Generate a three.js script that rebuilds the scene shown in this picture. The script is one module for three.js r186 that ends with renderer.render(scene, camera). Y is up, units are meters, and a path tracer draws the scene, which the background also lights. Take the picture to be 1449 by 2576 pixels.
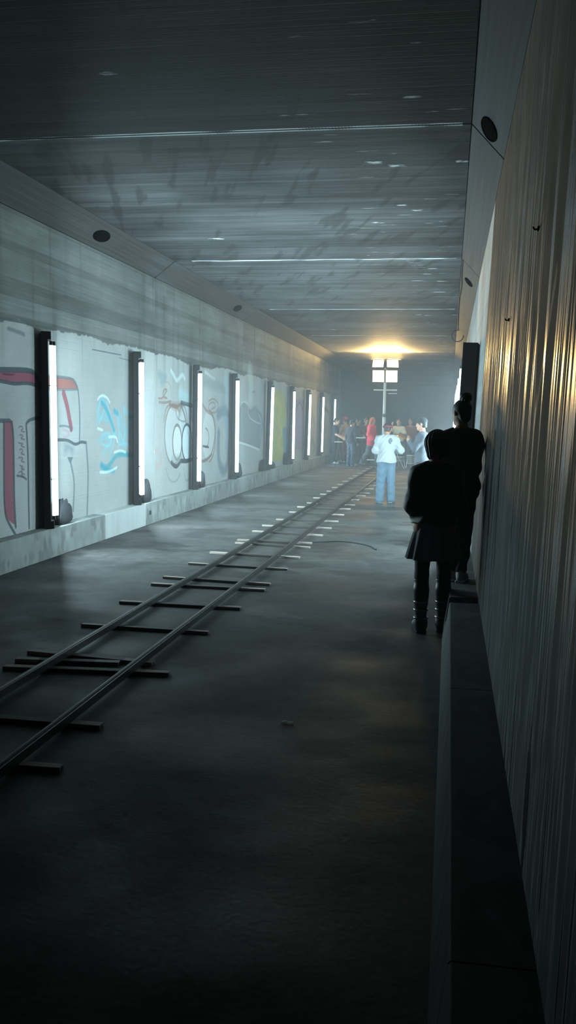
import * as THREE from 'three';
import { mergeGeometries } from 'three/addons/utils/BufferGeometryUtils.js';
import { RoundedBoxGeometry } from 'three/addons/geometries/RoundedBoxGeometry.js';
import { RectAreaLightUniformsLib } from 'three/addons/lights/RectAreaLightUniformsLib.js';

// ---------------------------------------------------------------- camera, air, light levels
const scene = new THREE.Scene();
scene.background = new THREE.Color(0x000000);
const camera = new THREE.PerspectiveCamera(57.453, 1449 / 2576, 0.05, 200);
camera.position.set(0, 1.8, 0);
camera.rotation.set(-0.0998, 0.16914, 0.018, 'YXZ');
camera.updateMatrixWorld(true);
scene.fog = new THREE.FogExp2(0xffffff, 0.008);            // stage haze filling the tunnel
RectAreaLightUniformsLib.init();
const renderer = new THREE.WebGLRenderer({ antialias: true });
renderer.toneMapping = THREE.LinearToneMapping;
renderer.toneMappingExposure = 1.0;
renderer.shadowMap.enabled = true;
const TUBE_COLOUR = new THREE.Color(0.64, 0.91, 1.0), TUBE_LIGHT = 74, TUBE_GLOW = 3;
const FLOOD_COLOUR = new THREE.Color(1.0, 0.64, 0.22), FLOOD_LIGHT = 32, FLOOD_UP = 2200, FLOOD_GLOW = 10;

// ---------------------------------------------------------------- helpers
let seed = 20231;
const rnd = () => { seed = (seed + 0x6d2b79f5) | 0; let t = Math.imul(seed ^ (seed >>> 15), 1 | seed); t = (t + Math.imul(t ^ (t >>> 7), 61 | t)) ^ t; return ((t ^ (t >>> 14)) >>> 0) / 4294967296; };
const V = (x, y, z) => new THREE.Vector3(x, y, z);
const used = new Map();
function numbered(name) {
  const n = used.get(name) ?? 0; used.set(name, n + 1);
  return n ? `${name}_${String(n).padStart(3, '0')}` : name;
}
function thing(name, label, category, [x, y, z] = [0, 0, 0], turn = 0, group) {
  const o = new THREE.Group(); o.name = numbered(name); scene.add(o);
  o.position.set(x, y, z); o.rotation.y = turn;
  o.userData = { label, category }; if (group) o.userData.group = group;
  return o;
}
function part(name, geometry, material, parent, label) {
  const m = new THREE.Mesh(geometry, material); m.name = name;
  const same = parent.children.filter((c) => c.name === name || c.name.startsWith(name + '_0')).length;
  if (same) m.name = `${name}_${String(same).padStart(3, '0')}`;
  m.castShadow = m.receiveShadow = true; parent.add(m);
  if (label) m.userData.label = label;
  return m;
}
function solo(name, geometry, material, label, category, group) {
  const m = new THREE.Mesh(geometry, material); m.name = numbered(name); m.castShadow = m.receiveShadow = true;
  m.userData = { label, category }; if (group) m.userData.group = group;
  scene.add(m); return m;
}
function setting(name) { const g = new THREE.Group(); g.name = name; g.userData.kind = 'structure'; scene.add(g); return g; }
const rbox = (w, h, d, r = 0.004, s = 2) => new RoundedBoxGeometry(w, h, d, s, Math.min(r, w / 2.1, h / 2.1, d / 2.1));
const moved = (g, x, y, z) => g.translate(x, y, z);
const tube = (pts, r, seg = 40, rad = 8, closed = false) => new THREE.TubeGeometry(new THREE.CatmullRomCurve3(pts.map((p) => V(...p)), closed), seg, r, rad, closed);
const merged = (list) => mergeGeometries(list.map((g) => { const n = g.index ? g.toNonIndexed() : g; for (const k of Object.keys(n.attributes)) if (!['position', 'normal', 'uv'].includes(k)) n.deleteAttribute(k); return n; }));
function rod(a, b, r0, r1 = r0, seg = 12) {
  const A = V(...a), B = V(...b), d = B.clone().sub(A), g = new THREE.CylinderGeometry(r1, r0, d.length(), seg);
  g.applyQuaternion(new THREE.Quaternion().setFromUnitVectors(V(0, 1, 0), d.clone().normalize()));
  return g.translate(...A.add(B).multiplyScalar(0.5).toArray());
}
const std = (color, roughness = 0.8, more = {}) => new THREE.MeshStandardMaterial({ color, roughness, ...more });
function metreUV(g, k = 1) {                                     // uv in metres times k, by the way each face points
  const p = g.attributes.position, n = g.attributes.normal, u = g.attributes.uv;
  for (let i = 0; i < p.count; i++) {
    const ax = Math.abs(n.getX(i)), ay = Math.abs(n.getY(i)), az = Math.abs(n.getZ(i));
    if (ay >= ax && ay >= az) u.setXY(i, p.getX(i) * k, -p.getZ(i) * k); else if (ax >= az) u.setXY(i, -p.getZ(i) * k, p.getY(i) * k); else u.setXY(i, p.getX(i) * k, p.getY(i) * k);
  }
  return g;
}
// a point of the photograph, measured on the plane x = X
const R = new THREE.Matrix3().setFromMatrix4(camera.matrixWorld);
function onWall(px, py, X) {
  const d = V((px - 724.5) / 2350, -(py - 1288) / 2350, -1).applyMatrix3(R), t = X / d.x;
  return { y: 1.8 + d.y * t, z: d.z * t };
}

// ---------------------------------------------------------------- noise and textures
const LAT = new Float32Array(65536).map(() => rnd());
function noise(x, y) {
  const ix = Math.floor(x), iy = Math.floor(y), fx = x - ix, fy = y - iy, u = fx * fx * (3 - 2 * fx), v = fy * fy * (3 - 2 * fy);
  const a = LAT[(ix & 255) | ((iy & 255) << 8)], b = LAT[((ix + 1) & 255) | ((iy & 255) << 8)], c = LAT[(ix & 255) | (((iy + 1) & 255) << 8)], d = LAT[((ix + 1) & 255) | (((iy + 1) & 255) << 8)];
  return a + (b - a) * u + (c - a) * v + (a - b - c + d) * u * v;
}
const fbm = (x, y, o = 4) => { let s = 0, a = 0.5, t = 0; for (let i = 0; i < o; i++) { s += a * noise(x, y); t += a; a *= 0.5; x = x * 2.03 + 17.3; y = y * 2.03 + 5.1; } return s / t; };
const hash = (n) => LAT[(n * 7919 + 13) & 65535];
const sstep = (a, b, x) => { const t = Math.min(1, Math.max(0, (x - a) / (b - a))); return t * t * (3 - 2 * t); };
function canvas(w, h, pixel) {
  const c = document.createElement('canvas'); c.width = w; c.height = h;
  const ctx = c.getContext('2d'), im = ctx.createImageData(w, h), D = im.data;
  for (let y = 0; y < h; y++) for (let x = 0; x < w; x++) {
    const p = pixel(x, y), i = (y * w + x) * 4;
    if (typeof p === 'number') { D[i] = D[i + 1] = D[i + 2] = p; } else { D[i] = p[0]; D[i + 1] = p[1]; D[i + 2] = p[2]; }
    D[i + 3] = 255;
  }
  ctx.putImageData(im, 0, 0);
  return { c, ctx, w, h };
}
function texture(c, srgb = true, repeat) {
  const t = new THREE.CanvasTexture(c.c ?? c);
  if (srgb) t.colorSpace = THREE.SRGBColorSpace;
  if (repeat) { t.wrapS = t.wrapT = THREE.MirroredRepeatWrapping; t.repeat.set(...repeat); }
  t.anisotropy = 8; return t;
}

// tunnel measures (metres, tunnel runs along -z)
const XL = -5.05, WALL_TOP_L = 4.15, CEIL = 4.42, HAUNCH_L = -4.70, HAUNCH_R = 0.10, WALL_TOP_R = 4.11;
const rightX = (y) => 0.275 + 0.0305 * (y - 0.37);          // the right wall leans back a little
const JOINT = [5.2, -1.75, -8.7, -15.65, -22.6, -29.55, -36.5, -43.45, -57.4, -72];
const GAP = 0.016;

// board-marked concrete relief, shared
const boardBump = texture(canvas(512, 1024, (x, y) => {
  const b = Math.floor(y / 26), f = y % 26;
  return 120 + 40 * hash(b) + 60 * (fbm(x / 40 + b * 9, y / 6, 3) - 0.5) + 50 * (fbm(x / 9, y / 9, 2) - 0.5) - (f < 2 ? 70 : 0);
}), false, [1, 1]);

// ---------------------------------------------------------------- left wall with its spray paint
const PPM = 290;                                              // pixels per metre of the wall prints
const paint = [];
const S = (pts, colour, width, alpha = 1, soft = 0) => paint.push({ pts, colour, width, alpha, soft });
const F = (pts, colour, alpha = 1, soft = 0) => paint.push({ pts, colour, fill: true, alpha, soft });
{ // points are measured in the photograph and laid on the wall plane
  const ink = '#3c474c', red = '#93475a', thin = '#59666c';
  F([[-60, 934], [82, 934], [102, 972], [68, 962], [36, 966], [0, 957], [-60, 950]], red, 0.95);
  F([[4, 938], [40, 941], [30, 945], [8, 944]], '#5b2433', 0.8);
  S([[-60, 930], [30, 930], [84, 932], [95, 955], [104, 973], [103, 1010], [104, 1050]], ink, 0.065, 0.85);
  S([[-60, 952], [0, 957], [36, 967], [68, 962], [104, 974]], ink, 0.045, 0.85);
  S([[104, 1051], [64, 1053], [67, 1090], [70, 1140], [71, 1220], [73, 1328]], ink, 0.042, 0.7);
  F([[9, 1060], [32, 1058], [34, 1160], [34, 1257], [38, 1322], [24, 1312], [11, 1293], [11, 1180]], red, 0.85);
  S([[-30, 1058], [9, 1059], [32, 1057], [34, 1160], [35, 1260], [39, 1325]], ink, 0.05, 0.75);
  S([[9, 1062], [9, 1160], [10, 1290], [22, 1318], [38, 1345]], ink, 0.042, 0.8);
  for (let i = 0; i < 7; i++) { const y = 1076 + i * 19; S([[46 + (i % 2) * 3, y], [52, y - 6 + (i % 3) * 4], [59, y + 2], [50, y + 8], [61, y + 11]], '#6c5a6c', 0.02, 0.65); }
  S([[42, 1197], [56, 1198], [66, 1206]], '#4c5258', 0.03, 0.7);
  S([[58, 1178], [49, 1190], [62, 1194]], '#6c5a6c', 0.02, 0.6);
  F([[120, 948], [158, 950], [181, 951], [192, 968], [196, 979], [158, 979], [120, 977]], '#a5574f', 0.8);
  S([[120, 947], [181, 949], [191, 965], [197, 980], [200, 1025], [201, 1060], [200, 1109]], thin, 0.04, 0.75);
  S([[120, 979], [158, 981], [194, 980]], thin, 0.03, 0.6);
  S([[160, 990], [169, 1020], [174, 1050], [179, 1077]], '#8f3a48', 0.11, 0.8);
  S([[150, 1072], [166, 1070], [182, 1080]], thin, 0.03, 0.7);
  S([[158, 1080], [172, 1084], [174, 1098], [160, 1100]], '#b08d97', 0.05, 0.6, 1);
  S([[140, 1107], [163, 1106], [177, 1111], [187, 1118], [196, 1117], [204, 1111], [216, 1114]], ink, 0.042, 0.85);
  S([[217, 1114], [219, 1145], [222, 1185], [221, 1240], [219, 1300]], thin, 0.055, 0.6);
  F([[169, 1150], [184, 1150], [178, 1165], [175, 1164]], '#566166', 0.85);
  S([[177, 1162], [183, 1186], [187, 1215], [186, 1250], [184, 1285]], thin, 0.05, 0.65);
  F([[163, 1118], [175, 1122], [184, 1130], [182, 1137], [174, 1128], [163, 1138]], '#76838a', 0.7, 1);
  // cyan tag
  const c1 = '#7fc3d6', c2 = '#2f9bb0', c3 = '#e3f3f6';
  for (const p of [[[247, 1035], [252, 1010], [262, 1003], [268, 1020], [262, 1035], [280, 1055], [286, 1085]], [[246, 1060], [250, 1040], [270, 1060]], [[290, 1040], [296, 1035], [302, 1060], [300, 1110], [312, 1120]], [[312, 1030], [322, 1035], [326, 1060], [318, 1090]], [[252, 1110], [262, 1098], [282, 1100], [292, 1092]], [[262, 1140], [272, 1112], [280, 1115], [278, 1150]], [[306, 1050], [314, 1100], [316, 1140]]]) S(p, c1, 0.13, 0.42, 1);
  for (const p of [[[245, 1050], [248, 1020], [258, 1000], [264, 1030], [250, 1064]], [[268, 1010], [280, 1046], [290, 1098], [284, 1130]], [[292, 1030], [302, 1090], [298, 1126]], [[312, 1024], [316, 1070], [312, 1118], [304, 1092]], [[326, 1030], [328, 1080], [320, 1110]], [[256, 1096], [270, 1084], [284, 1104], [272, 1126], [258, 1118]], [[300, 1120], [318, 1112], [330, 1130]]]) S(p, '#93c6d4', 0.05, 0.75, 1);
  for (const p of [[[256, 1012], [266, 1024], [280, 1060], [287, 1082]], [[254, 1172], [268, 1180], [282, 1162], [292, 1146], [308, 1141], [334, 1147]], [[256, 1168], [262, 1182], [286, 1184]], [[288, 1034], [296, 1040]], [[326, 1048], [336, 1050]]]) S(p, c2, 0.10, 0.6, 1);
  for (const p of [[[246, 1005], [254, 992], [270, 1000], [276, 1012]], [[252, 1188], [270, 1190], [294, 1176]], [[274, 1100], [292, 1096], [296, 1112]], [[288, 1138], [302, 1132], [316, 1138]], [[246, 1078], [258, 1082]]]) S(p, c3, 0.05, 0.7, 1);
  // bubble letters round the third fixture
  const q = (list) => list.map(([x, y]) => [390 + x * 0.1587, 900 + y * 0.1587]);
  const wht = '#d3d6d4', grey = '#6b665f', blk = '#2c3236', brn = '#85675a';
  const oval = (cx, cy, rx, ry, a0 = 0, a1 = 6.4) => { const r = []; for (let a = a0; a <= a1; a += 0.2) r.push([cx + Math.cos(a) * rx, cy + Math.sin(a) * ry]); return q(r); };
  F(oval(290, 1220, 135, 470), wht, 0.55); F(oval(490, 1200, 105, 450), '#cfe0e4', 0.45);
  F(oval(850, 1240, 100, 400), wht, 0.6);
  S(oval(290, 1220, 140, 475, 1.2, 5.6), brn, 0.05, 0.65); S(oval(440, 1150, 75, 400, 3.6, 6.6), grey, 0.05, 0.6);
  F(oval(350, 1340, 68, 270), '#dcdfde', 0.7); F(oval(505, 1350, 76, 290), '#d3e5ea', 0.65);
  S(oval(350, 1340, 72, 275), grey, 0.06, 0.75); S(oval(505, 1350, 80, 295), blk, 0.055, 0.8);
  S(oval(850, 1240, 104, 405, -1.5, 1.6), brn, 0.06, 0.7); S(oval(800, 1270, 55, 150, -1.5, 1.6), grey, 0.05, 0.6);
  F(q([[230, 740], [420, 735], [330, 815]]), brn, 0.8, 1);
  S(q([[140, 1000], [160, 800], [230, 740]]), brn, 0.05, 0.6, 1);
  S(q([[230, 740], [330, 800], [400, 740]]), brn, 0.06, 0.8);
  S(q([[415, 710], [500, 735], [610, 765]]), blk, 0.08, 0.9);
  S(q([[400, 740], [460, 860], [490, 1020]]), grey, 0.07, 0.7);
  S(q([[260, 1660], [290, 1710], [345, 1730], [390, 1660], [410, 1630], [480, 1645], [600, 1610]]), blk, 0.085, 0.92);
  F(q([[270, 1570], [400, 1560], [395, 1640], [330, 1690], [270, 1650]]), '#8f9796', 0.5, 1);
  S(q([[330, 820], [330, 940], [420, 1010], [480, 1010]]), grey, 0.035, 0.5);
  S(q([[740, 720], [820, 860], [920, 900], [960, 1100], [940, 1350], [890, 1560], [770, 1640]]), brn, 0.07, 0.65);
  S(q([[760, 1400], [850, 1420]]), blk, 0.045, 0.8);
  S(q([[740, 1640], [800, 1640], [860, 1590], [900, 1530]]), grey, 0.06, 0.75);
  S(q([[850, 690], [900, 640], [980, 680], [1010, 760], [980, 860], [900, 880], [840, 820], [860, 720], [940, 700], [960, 780], [890, 820]]), brn, 0.05, 0.6, 1);
  S(q([[160, 390], [220, 370], [250, 500], [260, 620]]), '#a98579', 0.035, 0.6, 1);
  S(q([[50, 640], [110, 660], [160, 560], [200, 500], [130, 500], [120, 620], [190, 640]]), '#8b655a', 0.045, 0.7, 1);
  S(q([[60, 700], [130, 720], [250, 690]]), '#7b6158', 0.06, 0.6, 1);
  S(q([[10, 1480], [80, 1500], [100, 1650], [40, 1740], [10, 1680]]), '#b78f8c', 0.16, 0.35, 1);
  S(q([[40, 1100], [70, 1250], [60, 1400]]), '#b99c9a', 0.22, 0.3, 1);
  S(q([[170, 1750], [200, 1900], [270, 1980], [350, 1950], [400, 1830]]), '#7f8b8c', 0.045, 0.6);
  S(q([[450, 1750], [470, 1900], [500, 1970], [570, 1880]]), '#7f8b8c', 0.045, 0.6);
  S(q([[790, 1700], [800, 1820], [850, 1880], [900, 1700]]), '#9aa4a4', 0.04, 0.5);
  S(q([[250, 200], [300, 280], [340, 380], [400, 300], [440, 260], [470, 330]]), '#dbe9ec', 0.1, 0.55, 1);
  S(q([[60, 260], [140, 330], [180, 300], [100, 380]]), '#708993', 0.2, 0.35, 1);
  S(q([[400, 560], [480, 640], [570, 650]]), '#b5dce4', 0.3, 0.4, 1);
  S(q([[790, 220], [850, 260], [900, 320], [950, 340]]), '#d8e0e2', 0.08, 0.5, 1);
  S(q([[790, 380], [900, 420], [1050, 460], [1100, 520]]), '#7a7f86', 0.3, 0.35, 1);
  S(q([[1000, 900], [1080, 820], [1180, 900], [1190, 1200], [1170, 1600], [1100, 1850], [1000, 1650], [1010, 1200]]), '#5d6a78', 0.3, 0.55, 1);
  S(q([[1060, 950], [1190, 960], [1100, 1050], [1190, 1100], [1080, 1200]]), '#9eb9c4', 0.1, 0.5, 1);
  S(q([[1120, 350], [1160, 500], [1150, 700]]), '#a7c4cf', 0.45, 0.4, 1);
  // grey-blue patch, white outlines
  const u = (list) => list.map(([x, y]) => [560 + x * 0.207, 900 + y * 0.207]);
  F(u([[210, 590], [260, 545], [330, 640], [400, 600], [470, 690], [490, 820], [450, 1100], [330, 1070], [205, 1030]]), '#66717b', 0.75, 1);
  S(u([[215, 600], [230, 540], [270, 530], [320, 570], [300, 700], [390, 780], [460, 800]]), '#c9d3d5', 0.05, 0.7, 1);
  S(u([[205, 1030], [330, 1068], [440, 1115]]), '#dfe6e6', 0.06, 0.8);
  S(u([[440, 690], [475, 760], [470, 900], [455, 1000]]), '#bcc9ce', 0.06, 0.6, 1);
  S(u([[330, 180], [350, 300], [340, 480]]), '#c3d0c9', 0.62, 0.6, 1);
  S(u([[360, 420], [400, 400], [390, 440]]), '#6a7278', 0.05, 0.5);
  S(u([[10, 600], [60, 800], [60, 1100]]), '#7d95a6', 0.5, 0.45, 1);
  S(u([[240, 1150], [280, 1220], [430, 1160]]), '#a3b3b6', 0.3, 0.35, 1);
  // yellow-green, blue, purple
  F(u([[600, 440], [660, 425], [735, 430], [770, 560], [775, 740], [745, 900], [740, 1235], [600, 1240]]), '#b3b63e', 0.85, 1);
  S(u([[640, 520], [740, 600], [660, 760], [740, 900], [650, 1050], [730, 1150]]), '#cbc95a', 0.3, 0.4, 1);
  S(u([[770, 560], [780, 600], [785, 700]]), '#6b6a45', 0.12, 0.6, 1);
  F(u([[730, 870], [770, 850], [800, 930], [810, 1180], [750, 1190], [740, 1000]]), '#4f78ab', 0.75, 1);
  F(u([[885, 530], [940, 505], [995, 540], [1000, 900], [980, 1110], [885, 1100]]), '#7b64a8', 0.7, 1);
  S(u([[900, 1040], [940, 1100], [990, 1070]]), '#a88496', 0.2, 0.6, 1);
  S(u([[890, 640], [930, 500], [980, 640]]), '#4b4a60', 0.12, 0.5, 1);
  S(u([[1090, 700], [1120, 800], [1100, 950]]), '#7e7268', 0.3, 0.4, 1);
  S(u([[1080, 1000], [1130, 1060], [1100, 1150]]), '#5f6f86', 0.3, 0.4, 1);
  S(u([[1240, 620], [1290, 640], [1300, 760]]), '#6b625d', 0.2, 0.5, 1);
  S([[0, 800], [60, 810], [100, 822], [140, 828]], '#4b5655', 0.035, 0.8);
  S([[20, 826], [50, 836], [60, 842]], '#64706f', 0.06, 0.6, 1);
  S([[232, 879], [262, 885], [305, 893]], '#55605f', 0.018, 0.8);
  S([[300, 900], [330, 908]], '#55605f', 0.015, 0.6);
}
function wallPanelTexture(z0, z1, painted) {
  const L = z0 - z1, w = Math.min(2048, Math.round(L * PPM)), ppm = w / L, h = Math.round(WALL_TOP_L * ppm), so = z0 * 3.1;
  const c = canvas(w, h, (x, y) => {
    const m = x / ppm, Y = WALL_TOP_L - y / ppm, b = Math.floor(Y / 0.105), f = (Y / 0.105) - b;
    let t = 112 + 30 * (fbm(m * 1.1 + so, Y * 1.3, 4) - 0.5) * 2 + 26 * (hash(b + 40) - 0.5) * 2 * 0.6 + 22 * (fbm(m * 1.5 + b * 7 + so, Y * 30, 2) - 0.5);
    if (f < 0.07) t -= 20 * noise(m * 3 + so, b * 3.3);
    let r = t * 0.97, g = t * 1.0, bl = t * 0.98;
    const edge = 2.86 + 0.10 * (noise(m * 1.7 + so, 3) - 0.5) + 0.03 * (noise(m * 14 + so, 9) - 0.5);
    const k = painted ? sstep(edge + 0.012, edge - 0.012, Y) : 0;
    if (k > 0) {
      const p = 172 + 10 * (fbm(m * 2 + so, Y * 2 + 7, 3) - 0.5) * 2 + 6 * (fbm(m * 22, Y * 22, 2) - 0.5) - (f < 0.05 ? 10 * noise(m * 2 + so, b * 1.7) : 0);
      r += (p * 0.985 - r) * k; g += (p - g) * k; bl += (p * 0.985 - bl) * k;
    }
    const st = fbm(m * 6 + so, Y * 0.35, 3); // damp runs
    if (st > 0.62) { const d = 1 - 0.12 * sstep(0.62, 0.78, st) * sstep(1.2, 3.4, Y); r *= d; g *= d; bl *= d; }
    const gr = (noise(x * 0.9, y * 0.9) - 0.5) * 12;
    return [r + gr, g + gr, bl + gr];
  });
  if (painted) {
    const g = c.ctx; g.lineCap = g.lineJoin = 'round';
    const at = ([px, py]) => { const p = onWall(px, py, XL); return [(z0 - p.z) * ppm, (WALL_TOP_L - p.y) * ppm]; };
    for (const s of paint) {
      const P = s.pts.map(at); g.strokeStyle = g.fillStyle = s.colour;
      const path = () => {
        g.beginPath(); g.moveTo(...P[0]);
        if (s.fill) for (const p of P.slice(1)) g.lineTo(...p);
        else for (let i = 1; i < P.length; i++) { const n = P[i + 1]; if (n) g.quadraticCurveTo(P[i][0], P[i][1], (P[i][0] + n[0]) / 2, (P[i][1] + n[1]) / 2); else g.lineTo(...P[i]); }
      };
      if (s.fill) {
        g.globalAlpha = s.alpha * (s.soft ? 0.7 : 1); path(); g.closePath(); g.fill();
        if (s.soft) for (const q of [0.06, 0.12]) { g.globalAlpha = s.alpha * 0.3; g.lineWidth = q * ppm; path(); g.closePath(); g.stroke(); }
      } else if (s.soft) for (const q of [1, 0.72, 0.45]) { g.globalAlpha = s.alpha * 0.5; g.lineWidth = s.width * q * ppm; path(); g.stroke(); }
      else { g.globalAlpha = s.alpha; g.lineWidth = s.width * ppm; path(); g.stroke(); }
    }
    g.globalAlpha = 1;
  }
  return texture(c);
}
const bumpFor = (sx, sy) => { const t = boardBump.clone(); t.wrapS = t.wrapT = THREE.MirroredRepeatWrapping; t.repeat.set(sx, sy); return t; };
const darkGap = std(0x17191a, 0.95);
const plainPrint = wallPanelTexture(-43.45, -50.4, false);
{
  const wall = setting('wall_left');
  for (let i = 0; i < JOINT.length - 1; i++) {
    const z0 = JOINT[i], z1 = JOINT[i + 1], L = z0 - z1 - GAP;
    const map = i >= 2 && i <= 6 ? wallPanelTexture(z0, z1, true) : i < 2 || i > 6 ? null : plainPrint;
    const m = std(i < 2 || i > 6 ? 0x35383a : 0xffffff, 0.78, { map, bumpMap: bumpFor(L / 2.4, 1), bumpScale: 0.004 });  // first and last panels coloured dark to stand in for shade and cut bounce
    part('wall_panel', rbox(0.3, WALL_TOP_L, L, 0.008).translate(XL - 0.15, WALL_TOP_L / 2, (z0 + z1) / 2), m, wall);
  }
  part('joint_backing', new THREE.BoxGeometry(0.1, WALL_TOP_L, 77).translate(XL - 0.2, WALL_TOP_L / 2, -33.4), darkGap, wall);
}

// ---------------------------------------------------------------- right wall: dark gloss paint with runs near the viewer, bare concrete beyond
const PAINT_END = -10.25;
function rightPrints(z0, z1, far) {                            // canvas runs from the far end (left) to the near end (right)
  const L = z0 - z1, w = far ? 1024 : 2048, ppm = w / L, h = Math.round(Math.min(2048, WALL_TOP_R * Math.min(ppm, 250)));
  const hp = h / WALL_TOP_R, so = z0 * 2.7;
  const streak = (m, Y) => { const q = m + 0.02 * noise(Y * 1.4, m * 2); return 0.5 * fbm(q * 8 + so, Y * 0.7, 3) + 0.5 * fbm(q * 40 + so, Y * 1.6, 3); };
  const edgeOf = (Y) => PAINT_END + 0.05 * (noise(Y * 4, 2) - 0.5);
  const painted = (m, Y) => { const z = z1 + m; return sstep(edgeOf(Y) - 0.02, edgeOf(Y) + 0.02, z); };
  const Vmark = (m, Y) => { // a paler, glossier V sprayed on the paint
    const z = z1 + m, d = (ax, ay, bx, by) => { const t = Math.min(1, Math.max(0, ((z - ax) * (bx - ax) + (Y - ay) * (by - ay)) / ((bx - ax) ** 2 + (by - ay) ** 2))); return Math.hypot(z - ax - t * (bx - ax), Y - ay - t * (by - ay)); };
    const k = Math.min(d(-3.95, 2.3, -3.72, 1.78), d(-3.72, 1.78, -3.3, 2.3), d(-3.72, 1.78, -3.68, 1.52), d(-3.95, 2.3, -4.0, 2.62));
    return 1 - sstep(0.018, 0.045, k + 0.015 * (noise(z * 30, Y * 20) - 0.5));
  };
  const map = canvas(w, h, (x, y) => {
    const m = x / ppm, Y = WALL_TOP_R - y / hp, p = painted(m, Y), s = streak(m, Y), b = Math.floor(Y / 0.105);
    let t = 150 + 30 * (fbm(m * 1.3 + so, Y * 1.3, 3) - 0.5) * 2 + 14 * (hash(b + 9) - 0.5);
    let c = [t * 0.98, t, t];
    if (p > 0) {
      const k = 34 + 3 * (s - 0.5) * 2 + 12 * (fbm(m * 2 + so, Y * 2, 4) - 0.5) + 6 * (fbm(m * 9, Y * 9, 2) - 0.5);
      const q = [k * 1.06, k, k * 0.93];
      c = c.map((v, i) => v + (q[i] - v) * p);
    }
    const g = (noise(x * 0.8, y * 0.8) - 0.5) * 10;
    return [c[0] + g, c[1] + g, c[2] + g];
  });
  const rough = canvas(w >> 1, h >> 1, (x, y) => {
    const m = x * 2 / ppm, Y = WALL_TOP_R - y * 2 / hp, p = painted(m, Y), s = streak(m, Y);
    return 185 + (Math.max(56, 232 - 190 * sstep(0.5, 0.64, s) + 40 * (fbm(m * 5, Y * 5, 2) - 0.5) - 60 * Vmark(m, Y)) - 185) * p;
  });
  const bump = canvas(w >> 1, h >> 1, (x, y) => {
    const m = x * 2 / ppm, Y = WALL_TOP_R - y * 2 / hp, p = painted(m, Y), f = (Y / 0.105) % 1;
    const bare = 128 + 40 * (fbm(m * 12, Y * 30, 2) - 0.5) - (f < 0.07 ? 50 : 0);
    return bare + (128 + 60 * (fbm(m * 42 + so, Y * 1.8, 3) - 0.5) + 14 * (fbm(m * 10 + so, Y * 0.8, 2) - 0.5) + 30 * (fbm(m * 14, Y * 14, 2) - 0.5) - (f < 0.06 ? 12 : 0) - bare) * p;
  });
  // the brushed runs scatter light up and down far more than sideways
  return new THREE.MeshPhysicalMaterial({ color: 0xffffff, roughness: 1, map: texture(map), roughnessMap: texture(rough, false), bumpMap: texture(bump, false), bumpScale: 0.002, specularIntensity: far ? 1 : 0.55, anisotropy: far ? 0 : 0.85, anisotropyRotation: Math.PI / 2 });
}
{
  const wall = setting('wall_right');
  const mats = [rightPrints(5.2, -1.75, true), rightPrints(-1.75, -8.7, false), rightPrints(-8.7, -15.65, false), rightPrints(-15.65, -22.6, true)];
  const lean = Math.atan(0.0305), H = WALL_TOP_R / Math.cos(lean);
  for (let i = 0; i < JOINT.length - 1; i++) {
    const z0 = JOINT[i], z1 = JOINT[i + 1], L = z0 - z1 - GAP;
    const g = rbox(0.3, H, L, 0.008).translate(0.15, H / 2, 0).rotateZ(-lean).translate(rightX(0), 0, (z0 + z1) / 2);
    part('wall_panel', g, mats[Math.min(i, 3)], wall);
  }
  part('joint_backing', new THREE.BoxGeometry(0.1, H, 77).translate(0.2, H / 2, 0).rotateZ(-lean).translate(rightX(0), 0, -33.4), darkGap, wall);
}

// ---------------------------------------------------------------- ceiling slabs and haunches
function ceilingPrint(k, marks) {                              // canvas top is the near end
  const L = 6.95, Wd = HAUNCH_R - HAUNCH_L, w = 1024, ppm = w / Wd, h = Math.round(L * ppm), so = k * 31.7;
  const c = canvas(w, h, (x, y) => {
    const X = x / ppm, z = y / ppm, b = Math.floor(z / 0.11), f = z / 0.11 - b;
    let t = (k === 1 ? 46 : 74) + 28 * (fbm(X * 0.8 + so, z * 0.8, 4) - 0.5) * 2 + 24 * (hash(b + k * 70) - 0.5) + 30 * (fbm(X * 2.2 + so, z * 30, 2) - 0.5);  // slabs nearest the viewer get a darker print, standing in for foreground shade
    if (f < 0.08) t -= 16 * noise(X * 4 + so, b * 2.1);
    const sc = fbm((X * 1.0 + z * 0.32) * 7 + so, (z - X * 0.2) * 0.9, 3); // long skewed shutter stains
    if (sc > 0.6) t *= 1 - 0.24 * sstep(0.6, 0.74, sc);
    t += (noise(x * 0.9, y * 0.9) - 0.5) * 12;
    return [t * 0.985, t, t * 1.0];
  });
  const g = c.ctx; g.lineCap = 'round';
  const blot = (X, z, a, b, al) => { g.globalAlpha = al; g.fillStyle = '#e2e6e4'; for (let i = 0; i < 9; i++) { g.beginPath(); g.ellipse((X + (rnd() - 0.5) * a) * ppm, (z + (rnd() - 0.5) * b) * ppm, a * ppm * (0.15 + 0.3 * rnd()), b * ppm * (0.15 + 0.3 * rnd()), 0, 0, 7); g.fill(); } };
  for (const m of marks) blot(m[0] - HAUNCH_L, m[1], m[2] ?? 0.12, m[3] ?? 0.05, m[4] ?? 0.5);
  for (let i = 0; i < 26; i++) blot(3.2 + rnd() * 1.5, rnd() * L, 0.05 + 0.12 * rnd(), 0.025, 0.22);
  // lime that has seeped out along the slab joints
  for (const e of [0.012, L - 0.012]) for (let X = 0.3; X < Wd - 0.1; X += 0.03) { const n = fbm(X * 3 + so, e, 2); g.globalAlpha = 0.25 + 0.7 * sstep(0.3, 0.6, n); g.fillStyle = '#dfe6e6'; g.fillRect(X * ppm, e * ppm - 3 - 5 * n, 9, 6 + 8 * n); }
  g.globalAlpha = 1;
  return texture(c);
}
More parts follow.
